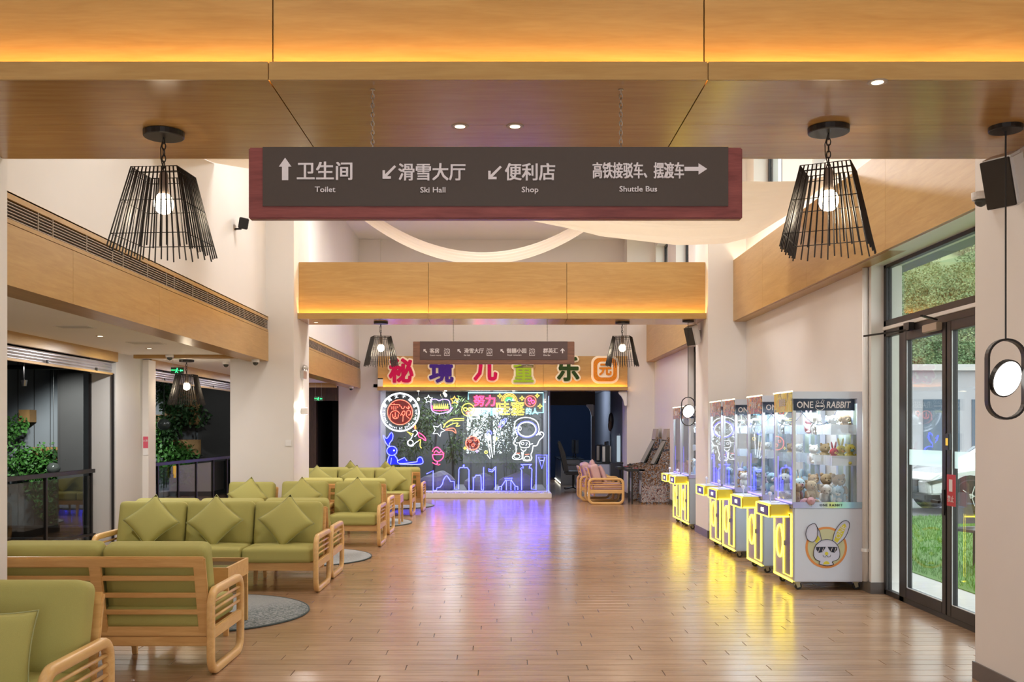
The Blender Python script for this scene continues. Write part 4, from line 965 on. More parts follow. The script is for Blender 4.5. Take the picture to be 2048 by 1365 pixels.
    if full:                                # round emblem printed on the end panel
        em = thing('end_emblem', None, None); em.parent = o; em.location = (-.02, y0-.001, .46)
        K = .455/1000                       # emblem drawn in a 1000-unit square
        def q(pts): return [((x-700)*K, (700-y)*K) for x, y in pts]
        def fill(name, pts, m, lv): MB().prism(q(pts), -.0012*lv, -.0012*lv+.001).build(name, m, em)
        def line(name, pts, r=.0032, closed=False, m='ink', lv=8): MB().tube([(x, -.0012*lv, z) for x, z in q(pts)], r, 4, closed).build(name, m, em)
        def circ(c, r, n=40, a0=0, a1=2*PI): return [(c[0]+r*math.cos(a0+(a1-a0)*k/n), c[1]+r*math.sin(a0+(a1-a0)*k/n)) for k in range(n)]
        fill('orange_ring', circ((705, 770), 455), 'logo_orange', 1); fill('cream_disc', circ((705, 770), 405), 'logo_cream', 2)
        drop = [(255,470),(300,320),(400,250),(470,260),(510,370),(500,540),(440,630),(370,640),(290,590)]
        ear2 = [(840,620),(880,440),(960,300),(1060,200),(1150,180),(1205,240),(1190,370),(1110,550),(950,700)]
        drop = cr(drop, True); ear2 = cr(ear2)
        fill('ear', [(510,330),(560,430),(600,610),(480,700),(430,640),(500,540)], 'logo_lilac', 3); fill('ear_inside', [(520,500),(575,590),(490,680),(450,630)], 'logo_yellow', 4)
        fill('ear', drop, 'logo_lilac', 5); fill('ear', ear2, 'logo_lilac', 4); fill('ear_inside', [(870,610),(940,430),(1030,290),(1110,245),(1140,310),(1060,510),(940,670)], 'logo_yellow', 5)
        face = [(600,610),(715,590),(840,620),(940,710),(990,840),(995,950),(950,1030),(830,1080),(860,1140),(705,1165),(545,1130),(565,1070),(470,1030),(425,950),(430,830),(480,710)]
        face = cr(face[:11], False)+face[11:13]+cr(face[13:]+face[:1])
        fill('face', face, 'logo_lilac', 6); fill('bib', circ((705,1140), 72, 20, PI, 2*PI), 'logo_yellow', 7)
        for s in (-1, 1): fill('lens', [(710+s*20,752),(710+s*232,755),(710+s*225,820),(710+s*170,880),(710+s*95,870),(710+s*45,800)], 'ink', 8)
        for x in (530, 610, 800, 880): line('glint', [(x+30,770),(x,860)], .003, m='white_print', lv=9)
        fill('nose', circ((707,900), 38, 16), 'logo_yellow', 8)
        line('mouth', [(630,930),(640,965),(680,975),(708,935),(740,975),(785,965),(795,930)], .0022)
        line('outline', drop, .003, True); line('outline', ear2, .003); line('outline', face, .003, True); line('outline', [(490,300),(560,430),(600,610)], .003)
        put(text_me('ONE', 150*K, 'white_print', extrude=.0005), 'lettering', em, ((1010-700)*K, -.0085, (700-430)*K), (PI/2, -1.05, 0))
    return o
MX = 2.87+MD/2
mach = []
for (y, lb, art, full, side) in ((9.94+MW/2, 'nearest yellow lit claw machine with a sunglasses rabbit emblem on its white end', 'art_yellow', True, 'cab_white_neon_cast'),
                      (11.10+MW/2, 'claw machine standing alone, second from the glass door', 'art_teal', False, 'cab_blue'),
                      (12.45+MW/2, 'third claw machine from the glass door, nearer one of a touching pair', 'art_teal', False, 'cab_blue'),
                      (13.24+MW/2, 'fourth claw machine from the glass door, further one of a touching pair before the pillar', 'art_teal', False, 'cab_blue'),
                      (16.0+MW/2, 'claw machine just past the pillar, below the oval ring pendant', 'art_teal', False, 'cab_blue'),
                      (16.78+MW/2, 'claw machine furthest from the glass door, beside the arcade cabinets', 'art_teal', False, 'cab_blue')):
    mach.append(claw((MX+(.02 if y < 12 else .03 if y < 15 else .12), y, 0), lb, art, full, side))

# ---- plush toys
def fur(name, c): mat(name, c, .95, noise=.16, nscale=60, bump=.6, bscale=160)
for n_, c in (('fur_white', (.82,.80,.78)), ('fur_tan', (.42,.27,.15)), ('fur_sand', (.55,.40,.24)), ('fur_blue', (.33,.48,.62)), ('fur_pale_blue', (.55,.70,.80)), ('fur_pink', (.72,.42,.48)), ('fur_red', (.55,.03,.05)), ('fur_yellow', (.72,.60,.10)), ('fur_orange', (.80,.42,.10)), ('fur_grey', (.30,.36,.42)), ('fur_teal', (.20,.42,.46)), ('fur_lilac', (.50,.45,.68))): fur(n_, c)
mat('eye', (.01, .008, .008), .15, noise=.05)
_tm = {}
def plush(loc, s, rz, main, belly, label, ears='round', tilt=0, lie=False, parts=True, grp='plush toys in the claw machines'):
    o = thing('plush_toy', label, 'plush toy', loc, rz, grp); o.scale = (s, s, s)
    o.rotation_euler = (PI*.42 if lie else tilt, 0, rz)
    def p(key, name, fn, m, parent=o):
        k = (key, m)
        if k not in _tm: _tm[k] = fn().mesh(name, m, True)
        return put(_tm[k], name, parent)
    p('body', 'body', lambda: MB().ell((0,0,.40), (.33,.28,.42), 14, 10), main)
    h = p('head', 'head', lambda: MB().ell((0,-.05,.98), (.34,.31,.30), 14, 10), main)
    if ears == 'round':
        for sg in (-1, 1): p(('er', sg), 'ear', lambda: MB().ell((sg*.25,-.02,1.22), (.11,.06,.11), 10, 6), main, h)
    elif ears == 'long':
        for sg in (-1, 1): p(('el', sg), 'ear', lambda: MB().ell((sg*.15,.0,1.48), (.08,.05,.30), 10, 8, Matrix.Rotation(sg*.22, 3, 'Y')), main, h)
    elif ears == 'point':
        for sg in (-1, 1): p(('ep', sg), 'ear', lambda: MB().lathe([(.10,0),(.075,.1),(.01,.22)], 8, (sg*.2,-.02,1.16)), main, h)
    else:
        for sg in (-1, 1): p(('ef', sg), 'ear', lambda: MB().ell((sg*.34,-.02,.95), (.09,.12,.22), 10, 8), main, h)
    if parts:
        p('muz', 'muzzle', lambda: MB().ell((0,-.31,.90), (.15,.11,.11), 10, 7), belly, h)
        p('nose', 'nose', lambda: MB().ell((0,-.41,.94), (.04,.03,.03), 8, 5), 'eye', h)
        for sg in (-1, 1):
            p(('eye', sg), 'eye', lambda: MB().ell((sg*.13,-.31,1.04), (.032,.03,.036), 8, 5), 'eye', h)
            p(('arm', sg), 'arm', lambda: MB().ell((sg*.32,-.16,.50), (.10,.13,.24), 10, 7, Matrix.Rotation(-.5, 3, 'X')), main)
            p(('leg', sg), 'leg', lambda: MB().ell((sg*.22,-.30,.11), (.12,.22,.11), 10, 7), main)
        p('bel', 'belly', lambda: MB().ell((0,-.12,.38), (.22,.19,.28), 10, 7), belly)
    return o
zf = .865
m1 = mach[0].location
def T(x, y, z, *a, **k): return plush((m1.x+x, m1.y+y, z), *a, **k)
T(-.14, -.23, zf, .175, .25, 'fur_sand', 'fur_tan', 'sitting tan bear at the front glass of the nearest claw machine')
T(.02, -.20, zf, .165, -.2, 'fur_white', 'fur_white', 'white bear with a red bow lying among the blue toys, nearest machine', ears='round', tilt=.5)
T(.06, -.22, zf-.01, .15, .5, 'fur_pale_blue', 'fur_white', 'pale blue husky plush in the heap of the nearest claw machine', ears='point', tilt=.35)
T(.17, -.20, zf, .16, -.5, 'fur_blue', 'fur_white', 'mid blue plush lying beside the tan bears, nearest machine', ears='point', tilt=.6)
T(.20, -.05, zf+.02, .20, .15, 'fur_tan', 'fur_sand', 'large brown bear sitting at the yellow back of the nearest machine')
T(.10, .02, zf+.04, .19, .0, 'fur_sand', 'fur_sand', 'tan bear behind the blue heap in the nearest claw machine')
T(-.05, -.02, zf+.06, .17, .3, 'fur_tan', 'fur_sand', 'brown bear behind the white bear in the nearest machine')
T(-.22, -.08, zf, .19, .3, 'fur_pale_blue', 'fur_pink', 'pale blue and pink plush by the front glass, nearest machine', ears='long')
T(-.24, -.24, zf, .13, .6, 'fur_pink', 'fur_white', 'small pink plush lying at the glass corner, nearest machine', lie=True)
T(-.26, -.16, zf, .15, 1.2, 'fur_tan', 'fur_sand', 'tan plush half hidden behind the pink one, nearest machine')
T(-.18, .10, zf, .2, .6, 'fur_tan', 'fur_sand', 'tan bear deep in the nearest machine by the prize chute')
for (x, y, z, s, c, b, e, lb) in ((.10, -.19, 1.56, .145, 'fur_white', 'fur_white', 'flop', 'white plush with pink feet on the upper display bin, nearest machine'),
        (.22, -.19, 1.56, .155, 'fur_tan', 'fur_sand', 'flop', 'brown bear on the upper display bin, nearest machine'), (.02, .10, 1.56, .15, 'fur_white', 'fur_pink', 'round', 'white and pink plush on the inner upper bin, nearest machine'),
        (-.04, .16, 1.56, .14, 'fur_pink', 'fur_white', 'long', 'pink plush on the inner upper bin, nearest machine'), (.10, -.21, 1.25, .13, 'fur_red', 'fur_orange', 'long', 'red long eared plush with orange belly on the lower bin, nearest machine'),
        (.19, -.15, 1.25, .15, 'fur_yellow', 'fur_orange', 'long', 'yellow long eared plush beside the red one, nearest machine'), (.25, -.24, 1.25, .16, 'fur_yellow', 'fur_teal', 'round', 'yellow green plush at the bin end, nearest machine'),
        (.0, .12, 1.25, .15, 'fur_white', 'fur_white', 'round', 'white plush with red bow on the inner lower bin, nearest machine'), (.12, .14, 1.25, .16, 'fur_sand', 'fur_sand', 'round', 'sand coloured bear on the inner lower bin, nearest machine'),
        (.13, .02, 1.56, .14, 'fur_grey', 'fur_blue', 'round', 'grey blue plush in the middle of the upper bins, nearest machine')):
    T(x, y, z, s, .25, c, b, lb, ears=e)
rt = random.Random(11); spots = ((-.2, -.2), (-.05, -.18), (.12, -.2), (-.18, .0), (.0, .02), (.16, .0), (.06, .2), (.2, .2))
cols = (('fur_pale_blue','pale blue'), ('fur_blue','mid blue'), ('fur_white','white'), ('fur_pale_blue','light blue'), ('fur_lilac','lilac'), ('fur_tan','brown'), ('fur_white','cream'), ('fur_blue','deep blue'))
where = ('second', 'third', 'fourth', 'fifth', 'last'); pos = ('at the front corner', 'by the near side glass', 'at the near back corner', 'by the front glass', 'in the middle of the heap', 'by the back panel', 'beyond the middle of the heap', 'at the far back corner')
for mi in range(1, 6):
    for k, (x, y) in enumerate(spots[:(8, 8, 6, 4, 3)[mi-1]]):
        c, cn = cols[(k+mi) % 8]; L = mach[mi].location; z = zf+(.05 if k in (4, 5) else 0)
        if mi == 4 and k == 1: c, cn = 'fur_white', 'black eyed white'
        plush((L.x+x+rt.uniform(-.03, .03), L.y+y+rt.uniform(-.02, .02), z), rt.uniform(.15, .2), rt.uniform(-.8, .8), c, 'fur_white', '%s plush %s, %s claw machine from the glass door' % (cn, pos[k], where[mi-1]), ears=rt.choice(('round','round','flop','long')), tilt=rt.uniform(-.1, .4), parts=mi < 4)
for mi in (1, 2):
    L = mach[mi].location
    for k, (x, y, z) in enumerate(((.10, -.17, 1.25), (.02, .14, 1.56), (.1, .12, 1.25))): plush((L.x+x, L.y+y, z), .15, .2, ('fur_white', 'fur_white', 'fur_sand')[k], 'fur_white', ('white plush on the lower near bin of the %s claw machine', 'white plush on the upper inner bin of the %s claw machine', 'sand plush on the lower inner bin of the %s claw machine')[k] % where[mi-1], ears=('round', 'flop', 'round')[k])

# ================================================================== ARCADE CABINETS
artmat('arcade_art', [(.02,.02,.03), (.10,.11,.14), (.28,.30,.33), (.24,.10,.02), (.06,.05,.05), (.12,.07,.05), (.45,.46,.48)], 26, .2)
artmat('arcade_art_b', [(.03,.03,.05), (.25,.12,.10), (.50,.45,.42), (.12,.16,.22), (.45,.42,.4)], 50, .25); mat('arcade_board', (.34,.28,.24), .35, noise=.1); mat('arcade_steel', (.35,.34,.34), .25, .7, noise=.1)
def arcade(loc, lab, rz=0):
    o = thing('arcade_cabinet', lab, 'arcade machine', loc, rz, 'arcade fighting cabinets')
    side = [(-.30,0),(.30,0),(.36,.9),(.38,1.42),(.28,1.44),(.06,.86),(-.32,.80),(-.34,.70),(-.28,.66)]
    MB().prism(side, -.30, -.27).build('side_panel', 'arcade_art', o); MB().prism(side, .27, .30).build('side_panel', 'arcade_art', o)
    MB().box(-.27, .27, -.27, .27, .02, .68).build('body', 'arcade_steel', o, bevel=.006)
    MB().box(-.28, .25, -.301, -.30, .05, .40).build('lower_art', 'arcade_art_b', o)
    MB().box(-.60, -.20, -.30, .30, .70, .76).build('control_deck', 'black_plastic', o, bevel=.012)
    MB().box(-.50, -.47, -.28, -.25, 0, .70).build('deck_leg', 'black_metal', o); MB().box(-.50, -.47, .25, .28, 0, .70).build('deck_leg', 'black_metal', o)
    for yy in (-.17, .12): MB().tube([(-.48, yy, .76), (-.48, yy, .83)], .008, 6).ell((-.48, yy, .845), (.022, .022, .022), 8, 6).build('joystick', 'black_plastic', o, smooth=True)
    for k in range(4): MB().lathe([(.016, .76), (.016, .772)], 10, (-.40+.05*(k % 2), -.08+.06*(k//2), 0)).build('button', 'red_sign', o)
    MB().prism([(-.02,.86),(.24,1.36),(.27,1.35),(.01,.85)], -.27, .27).build('screen', 'glass_dark', o)
    MB().prism([(.24,1.38),(.28,1.62),(.32,1.62),(.30,1.36)], -.27, .27).build('marquee', 'arcade_board', o)
    MB().box(-.28, -.272, -.15, .15, .2, .5).build('coin_door', 'cab_white_neon_cast', o)
    return o
arcade((3.28, 21.75, 0), 'grey patterned arcade cabinet with control deck, nearer the claw machines'); arcade((3.2, 22.75, 0), 'second arcade cabinet with black control deck beside the pillar')
# ================================================================== FAR END: NEON WINDOW
YG = 23.62                                # the glass
o = struct('wall_back', 'low curb and glass screen of the neon window', 'window')
MB().box(at(757,0,YG).x, at(1102,0,YG).x, 23.27, 24.3, 0, .12).build('curb', 'paint', o, bevel=.01)
gx0, gx1 = at(757,0,YG).x, at(1097,0,YG).x
for a, b in ((gx0, -1.45), (-1.45, .1), (.1, gx1)): MB().box(a+.004, b-.004, YG, YG+.012, .12, 2.52).build('glass_pane', 'neon_glass', o)
MB().box(gx1-.012, gx1, YG, YG+.6, .12, 2.52).build('end_glass', 'neon_glass', o)
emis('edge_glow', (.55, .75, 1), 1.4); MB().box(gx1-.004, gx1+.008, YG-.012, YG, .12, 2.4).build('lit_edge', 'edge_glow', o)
mat('pebble', (.62, .60, .62), .6, noise=.2, nscale=30)
rp_ = random.Random(5); mb = MB()
for i in range(420):
    mb.ell((rp_.uniform(gx0+.03, gx1-.03), rp_.uniform(23.3, 23.6), .134), (rp_.uniform(.018, .035), rp_.uniform(.018, .03), rp_.uniform(.012, .022)), 6, 4)
tag(mb.build('pebbles', 'pebble', None, smooth=True), 'white pebbles strewn along the neon window curb', 'pebbles', kind='stuff')
# room behind the glass
mat('back_dark', (.09, .095, .095), .6, noise=.15, nscale=2); mat('back_grey', (.24, .24, .27), .6, noise=.1, nscale=2)
wallbox('wall_winter_garden', [(-3.0, 1.15, 27.4, 27.5, 0, .9), (-3.0, -1.0, 27.4, 27.5, .9, 2.25), (.45, 1.15, 27.4, 27.5, .9, 2.25), (-3.0, 1.15, 27.4, 27.5, 2.25, 2.7), (-3.1, -3.0, 25.2, 27.5, 0, 2.7)], 'back_dark')
wallbox('ceiling_winter_garden', [(-3.1, 1.15, 24.1, 27.5, 2.62, 2.7)], 'back_dark')
wallbox('floor_winter_garden', [(-3.0, 1.10, 24.3, 27.4, 0, .10)], 'back_grey')
wallbox('wall_partition', [(1.12, 1.17, 24.3, 27.5, 0, 2.7)], 'back_grey')
o = struct('window_7'); 
for x in (-1.0, -.28, .45): MB().box(x-.03, x+.03, 27.38, 27.44, .9, 2.25).build('mullion', 'door_metal', o)
for z in (.92, 2.23): MB().box(-1.0, .45, 27.38, 27.44, z-.03, z+.03).build('rail', 'door_metal', o)
for a, b in ((-.97, -.31), (-.25, .42)): MB().box(a, b, 27.405, 27.412, .95, 2.2).build('glass_pane', 'pane', o)
# bamboo
mat('bamboo_leaf', (.07, .125, .03), .6, noise=.35, nscale=5); mat('bamboo_culm', (.07, .08, .04), .5, noise=.2)
mat('leaf_green', (.05, .16, .025), .55, noise=.4, nscale=6); mat('leaf_dark', (.018, .06, .012), .6, noise=.4, nscale=6)
def leaf_cloud(mb, c, r, n, L, w, rg, droop=.3):
    for i in range(n):
        while True:
            q = Vector((rg.uniform(-1,1), rg.uniform(-1,1), rg.uniform(-1,1)))
            if q.length < 1: break
        p = Vector(c)+Vector((q.x*r[0], q.y*r[1], q.z*r[2])); d = Vector((rg.uniform(-1,1), rg.uniform(-1,1), rg.uniform(-.9,.4)-droop)).normalized()
        s = d.orthogonal().normalized(); s.rotate(Matrix.Rotation(rg.uniform(0, 6.28), 3, d)); l = L*rg.uniform(.6, 1.2); k = w*rg.uniform(.7, 1.2)
        mb.add([p, p+d*l*.45+s*k, p+d*l, p+d*l*.45-s*k], [(0,1,2,3)])
rb = random.Random(21)
for k, (x, y, h) in enumerate(((-2.3, 25.6, 2.0), (-1.75, 24.9, 2.3), (-1.2, 25.4, 2.4), (-.75, 24.7, 2.2), (-.3, 25.3, 2.4), (.12, 24.8, 2.2), (.32, 25.4, 2.4), (.42, 24.9, 2.1))):
    o = thing('bamboo_plant', ('bamboo by the neon rabbit', 'bamboo behind the white star', 'bamboo left of the red planet', 'bamboo at the window mullion', 'bamboo behind the rocket tail', 'bamboo behind the small temple outline', 'bamboo behind the astronaut', 'bamboo at the glass end')[k]+', leaves against the glass', 'plant', (x, y, .10), 0, 'bamboo behind the neon window')
    for j in range(4):
        a = rb.uniform(0, 6.28); pts = [(rb.uniform(-.1, .1)*t+.06*math.cos(a)+.25*t*t*math.cos(a), .06*math.sin(a)+.2*t*t*math.sin(a), h*t*rb.uniform(.97, 1)) for t in (0, .35, .7, 1)]
        MB().tube(pts, .012, 5, r2=.004).build('culm', 'bamboo_culm', o)
    mb = MB(); 
    for j in range(7): leaf_cloud(mb, (rb.uniform(-.3, .3), rb.uniform(-.25, .25), h*rb.uniform(.35, .98)), (.32, .25, .28), 80, .17, .015, rb, .35)
    tag(mb.build('foliage', 'bamboo_leaf', o), kind='stuff')
# winter garden bulbs, the last two added, with unseen area lamps for brightness
for k, (x, y, z) in enumerate(((at(893,784,25).x, 24.6, 2.45), (.3, 26.4, 2.4), (-2.2, 26.3, 2.4))):
    o = thing('garden_bulb', ('bare warm bulb hanging above the violet cloud', 'added bulb hanging by the garden window', 'added bulb hanging in the garden corner')[k], 'lamp', (x, y, z), 0, 'bulbs in the winter garden'); MB().ell((0,0,0), (.035,.035,.042), 10, 8).build('bulb', 'bulb', o, smooth=True); MB().tube([(0,0,.04),(0,0,2.62-z)], .005, 5).build('cord', 'black_metal', o)
    area('garden_fill', (x*.9, max(y, 25.0), 2.60), (0, 0, 0), .5, .5, 42, (.95, .97, 1))  # area lamp added under the ceiling to brighten the winter garden
# rocks
mat('rock', (.20, .20, .24), .8, noise=.3, nscale=4, bump=.6, bscale=12)
for k, (x, y, s) in enumerate(((-1.6, 24.75, .42), (-.55, 25.0, .36), (.35, 24.8, .40))):
    mb = MB().ell((0, 0, .25*s), (s, s*.7, s*.8), 12, 8); mb.v = [(a*(1+.18*math.sin(7*c+3*b)), b*(1+.18*math.sin(5*a+1)), c*(1+.12*math.sin(9*a+4*b))) for a, b, c in mb.v]
    tag(mb.build('garden_rock', 'rock', None, loc=(x, y, .12)), ('grey garden rock behind the stepped skyline outline', 'grey garden rock behind the domed outline', 'grey garden rock behind the temple outline')[k], 'rock')

# ---- neon signs on the glass
def ne(name, c, s): emis(name, c, s)
ne('n_white', (.88, .93, 1), 2.6); ne('n_red', (1, .16, .10), 3.0); ne('n_pink', (1, .025, .08), 10); ne('n_blue', (.020, .022, 1), 28); ne('n_yellow', (1, .80, .10), 2.8); ne('n_cyan', (.30, .85, 1), 2.6); ne('n_orange', (1, .42, .06), 2.8); ne('n_green', (.1, .9, .2), 2.2); ne('n_purple', (.40, .22, 1), 4.0)
mat('n_blue_plate_glow', (.02, .03, .40), .3, alpha=.75, noise=.05, emit=(.02, .04, .8), es=.35); mat('n_red_plate', (.25, .03, .03), .3, alpha=.6, noise=.05); mat('n_clear', (.6, .65, .7), .15, alpha=.08, noise=.02)  # blue plate's own weak glow stands in for light from the tubes
YN = 23.58
def npt(p): q = at(p[0], p[1], YN); return q
def neon(label, parts, name='neon_sign', texts=(), plates=(), hard=False):
    xs = [p[0] for q in parts for p in q[1]]; ys = [p[1] for q in parts for p in q[1]]
    c = npt(((min(xs)+max(xs))/2, max(ys))) if xs else npt((texts[0][2], texts[0][3]))
    o = thing(name, label, 'neon sign', c, 0, 'neon signs on the glass')
    for (m, poly, lv) in plates: MB().prism([((npt(p)-c).x, (npt(p)-c).z) for p in poly], .02, .026).build('plate', m, o)
    for q in parts:
        m, pts = q[0], q[1]; closed = len(q) > 2 and q[2]; r = .82*(q[3] if len(q) > 3 else .011)
        if name != 'neon_skyline' and len(pts) in range(4, 25) and not (len(q) > 4 and q[4]) and not hard: pts = cr(pts, closed)
        MB().tube([npt(p)-c for p in pts], r, 5, closed).build('neon_tube', m, o, smooth=True)
    for (body, m, px, py, size, sx, out, rz) in texts:
        me = text_me(body, size*YN/F, m, outline=out, bevel=.0048 if out else 0, extrude=.004, sx=sx)
        put(me, 'neon_lettering', o, npt((px, py))-c, (PI/2, rz, 0))
    return o
def circ(c, r, n=32, a0=0, a1=2*PI, ry=None): return [(c[0]+r*math.cos(a0+(a1-a0)*k/n), c[1]+(ry or r)*math.sin(a0+(a1-a0)*k/n)) for k in range(n+(0 if abs(a1-a0) > 6.2 else 1))]
def starp(c, r, n=5, a=-PI/2, k=.45): return [(c[0]+(r if i % 2 == 0 else r*k)*math.cos(a+PI*i/n), c[1]+(r if i % 2 == 0 else r*k)*math.sin(a+PI*i/n)) for i in range(2*n)]
# round emblem
Z = lambda L: [(750+x/11.37, 780+y/11.37) for x, y in L]
E0 = (800, 825)
gl = [[(345,375),(345,342),(555,342),(555,375)], [(435,310),(435,342)], [(382,380),(382,445)], [(428,372),(428,455)], [(475,372),(475,455)], [(516,380),(516,410)], [(347,680),(345,570),(395,495),(480,480),(530,505),(555,545)], [(400,555),(410,635),(460,660),(520,635),(532,560)], [(460,510),(460,600)], [(425,640),(460,600),(492,640)],
      [(590,375),(608,420),(645,432),(680,375)], [(708,390),(728,420),(765,428),(800,380)], [(758,365),(758,448)], [(583,585),(640,490),(682,500),(675,560),(640,582),(608,540)], [(640,582),(632,725)], [(725,482),(800,482),(800,562),(760,576)], [(725,482),(710,590),(780,655)]]
tx = []
for i, ch in enumerate('密苑太子酒店'):
    a = -PI+.42+i*(PI-.84)/5; tx.append((ch, 'n_white', E0[0]+32.5*math.cos(a), E0[1]+32.5*math.sin(a), 8.0, 1, False, a+PI/2))
for i, ch in enumerate('c·Prince Hotel by Secret Garden'):
    if ch == ' ': continue
    a = PI+.12-i*(PI+.24)/30; tx.append((ch, 'n_white', E0[0]+32.5*math.cos(a), E0[1]+32.5*math.sin(a), 6.6, .85, False, a-PI/2))
neon('round white and red neon emblem with a ring of lettering', [('n_white', circ(E0, 38.5, 44), True, .012), ('n_white', circ(E0, 36.7, 44), True, .008), ('n_red', circ(E0, 25, 36), True)]+[('n_red', Z(q), False, .0095) for q in gl], 'neon_emblem', tx, [('n_red_plate', circ(E0, 24.5, 30), 0), ])
neon('small white neon star beside the violet cloud', [('n_white', starp((857,799), 8.5), True)], hard=True); neon('small amber neon star beside the violet cloud', [('n_orange', starp((909,801), 8.5), True)], hard=True)
cl = [(862,808),(864,800),(872,799),(878,802),(886,799),(897,801),(900,808),(902,816),(898,823),(890,826),(880,828),(870,826),(863,820)]
neon('violet neon cloud with jagged yellow lettering', [('n_purple', cl, True), ('n_purple', [(905,815),(900,824),(894,827)])]+[('n_yellow', [(867+3.8*k, 818), (868.2+3.8*k, 808), (869.5+3.8*k, 818)]) for k in range(8)]+[('n_pink', [(864,812),(866,820),(880,822),(897,820)])])
sm = (936, 820)
neon('round yellow neon smiley face overlapping the board corner', [('n_yellow', circ(sm, 12.5, 26), True), ('n_yellow', [(927,817),(934,817),(933,822),(929,822)], True), ('n_yellow', [(937,817),(944,817),(943,822),(939,822)], True), ('n_red', [(932,826),(937,824),(940,827),(935,829)], True)])
B = lambda L: [(930+x/12.05, 780+y/12.05) for x, y in L]
arcs = [('n_orange', 15.8), ('n_yellow', 13), ('n_orange', 10.6), ('n_green', 8), ('n_green', 5.6), ('n_cyan', 3.6)]
spark = lambda x, y, r: ('n_yellow', starp((x, y), r, 4, -PI/2, .38), True, .009, True)
neon('large framed neon board of pink, yellow and cyan lettering with a rainbow', [('n_cyan', [(936.5,800),(936.5,786),(1086.5,786),(1086.5,826),(1068,826)], False, .013, True)]+[(c, circ((1018.5,803), r, 16, PI, 2*PI), False, .009) for c, r in arcs]+[spark(999.5,792.5,5), spark(1044,797,5), spark(1074.5,792,4.5), spark(1080,813,5), ('n_red', circ((1061,803), 11, 26), True), ('n_pink', [(1056,798),(1060,796),(1063,799),(1060,803),(1057,802)], True), ('n_pink', [(1063,803),(1067,801),(1069,805),(1065,808)], True), ('n_pink', [(1057,807),(1061,809)])], 'neon_board',
     [('努力', 'n_pink', 969, 802, 23, .98, True, 0), ('成为很', 'n_cyan', 971, 824, 15.5, .95, True, 0), ('哇塞', 'n_yellow', 1021, 817, 30, .98, True, 0), ('的人', 'n_cyan', 1064, 823, 13.5, .95, True, 0)],
     [('n_clear', [(936,785),(1087,785),(1087,828),(936,828)], 0)])
neon('white neon star with yellow and red comet tail', [('n_white', starp((877,861), 13, 5, -1.2, .5), True, .011, True), ('n_yellow', [(887,856),(894,845),(908,838),(928,838)], False), ('n_yellow', [(892,855),(906,848),(916,847),(912,853),(920,852)], False), ('n_yellow', [(887,850),(900,842),(928,841)], False), ('n_red', [(890,860),(901,857),(909,858),(912,867),(905,862),(898,861)], True)])
neon('white neon unicorn head with golden horn and pink mane', [('n_yellow', [(814,864),(824,872),(827,869)], True), ('n_white', [(826,868),(822,878),(815,884),(817,891),(824,893),(830,887),(836,883)]), ('n_white', circ((821,886), 5.2, 14), True), ('n_yellow', [(836,883),(841,880),(840,892),(843,897)]), ('n_white', [(825,864),(831,861),(835,866),(832,871),(829,874)]), ('n_pink', [(836,866),(843,869),(850,876),(851,882),(844,877),(838,874)], True), ('n_red', [(828,852),(829,859)]), ('n_orange', [(831,851),(831.5,859)])])
neon('pink neon ice cream sundae in a stemmed glass', [('n_pink', [(865,910),(867,919),(873,923),(880,922),(886,916),(887,909)], False), ('n_pink', [(865,910),(887,909)]), ('n_pink', [(865,904),(868,898),(874,895),(880,899),(884,904),(888,908)]), ('n_pink', [(868,907),(872,902),(878,906),(882,903)]), ('n_pink', [(875,923),(873,930),(865,926)]), ('n_pink', [(874,923),(876,931),(880,929)])])
pl = (945, 887)
neon('red neon planet with three craters', [('n_red', circ(pl, 13.5, 28), True, .014), ('n_red', circ((951,880), 2.6, 10), True, .008), ('n_red', circ((940,883), 2.4, 10), True, .008), ('n_red', circ((946,891), 2.6, 10), True, .008), spark(930,897,3.2)], plates=[('n_red_plate', circ(pl, 12, 24), 0)])
neon('small blue and red neon rocket pointing up', [('n_blue', [(998,852),(1003,843),(1013,837),(1012,843),(1006,851),(1001,855)], True), ('n_white', circ((1006,846), 2.2, 10), True, .007), ('n_red', [(998,852),(997,855),(1001,854)], True)])
neon('white neon figure of long lines beneath the rocket', [('n_white', [(975,872),(977,890),(981,915)]), ('n_white', [(981,870),(982,892),(985,916)]), ('n_white', [(990,868),(989,890),(988,910)]), ('n_blue', [(974,866),(980,862),(983,868),(978,871)], True), ('n_white', [(994,858),(990,866),(991,872)]), ('n_white', [(974,910),(980,918)]), ('n_yellow', circ((972,905), 2.6, 10), True), ('n_purple', starp((954,903), 3, 4), True, .008), ('n_yellow', circ((991,878), 3, 10), True, .008)])
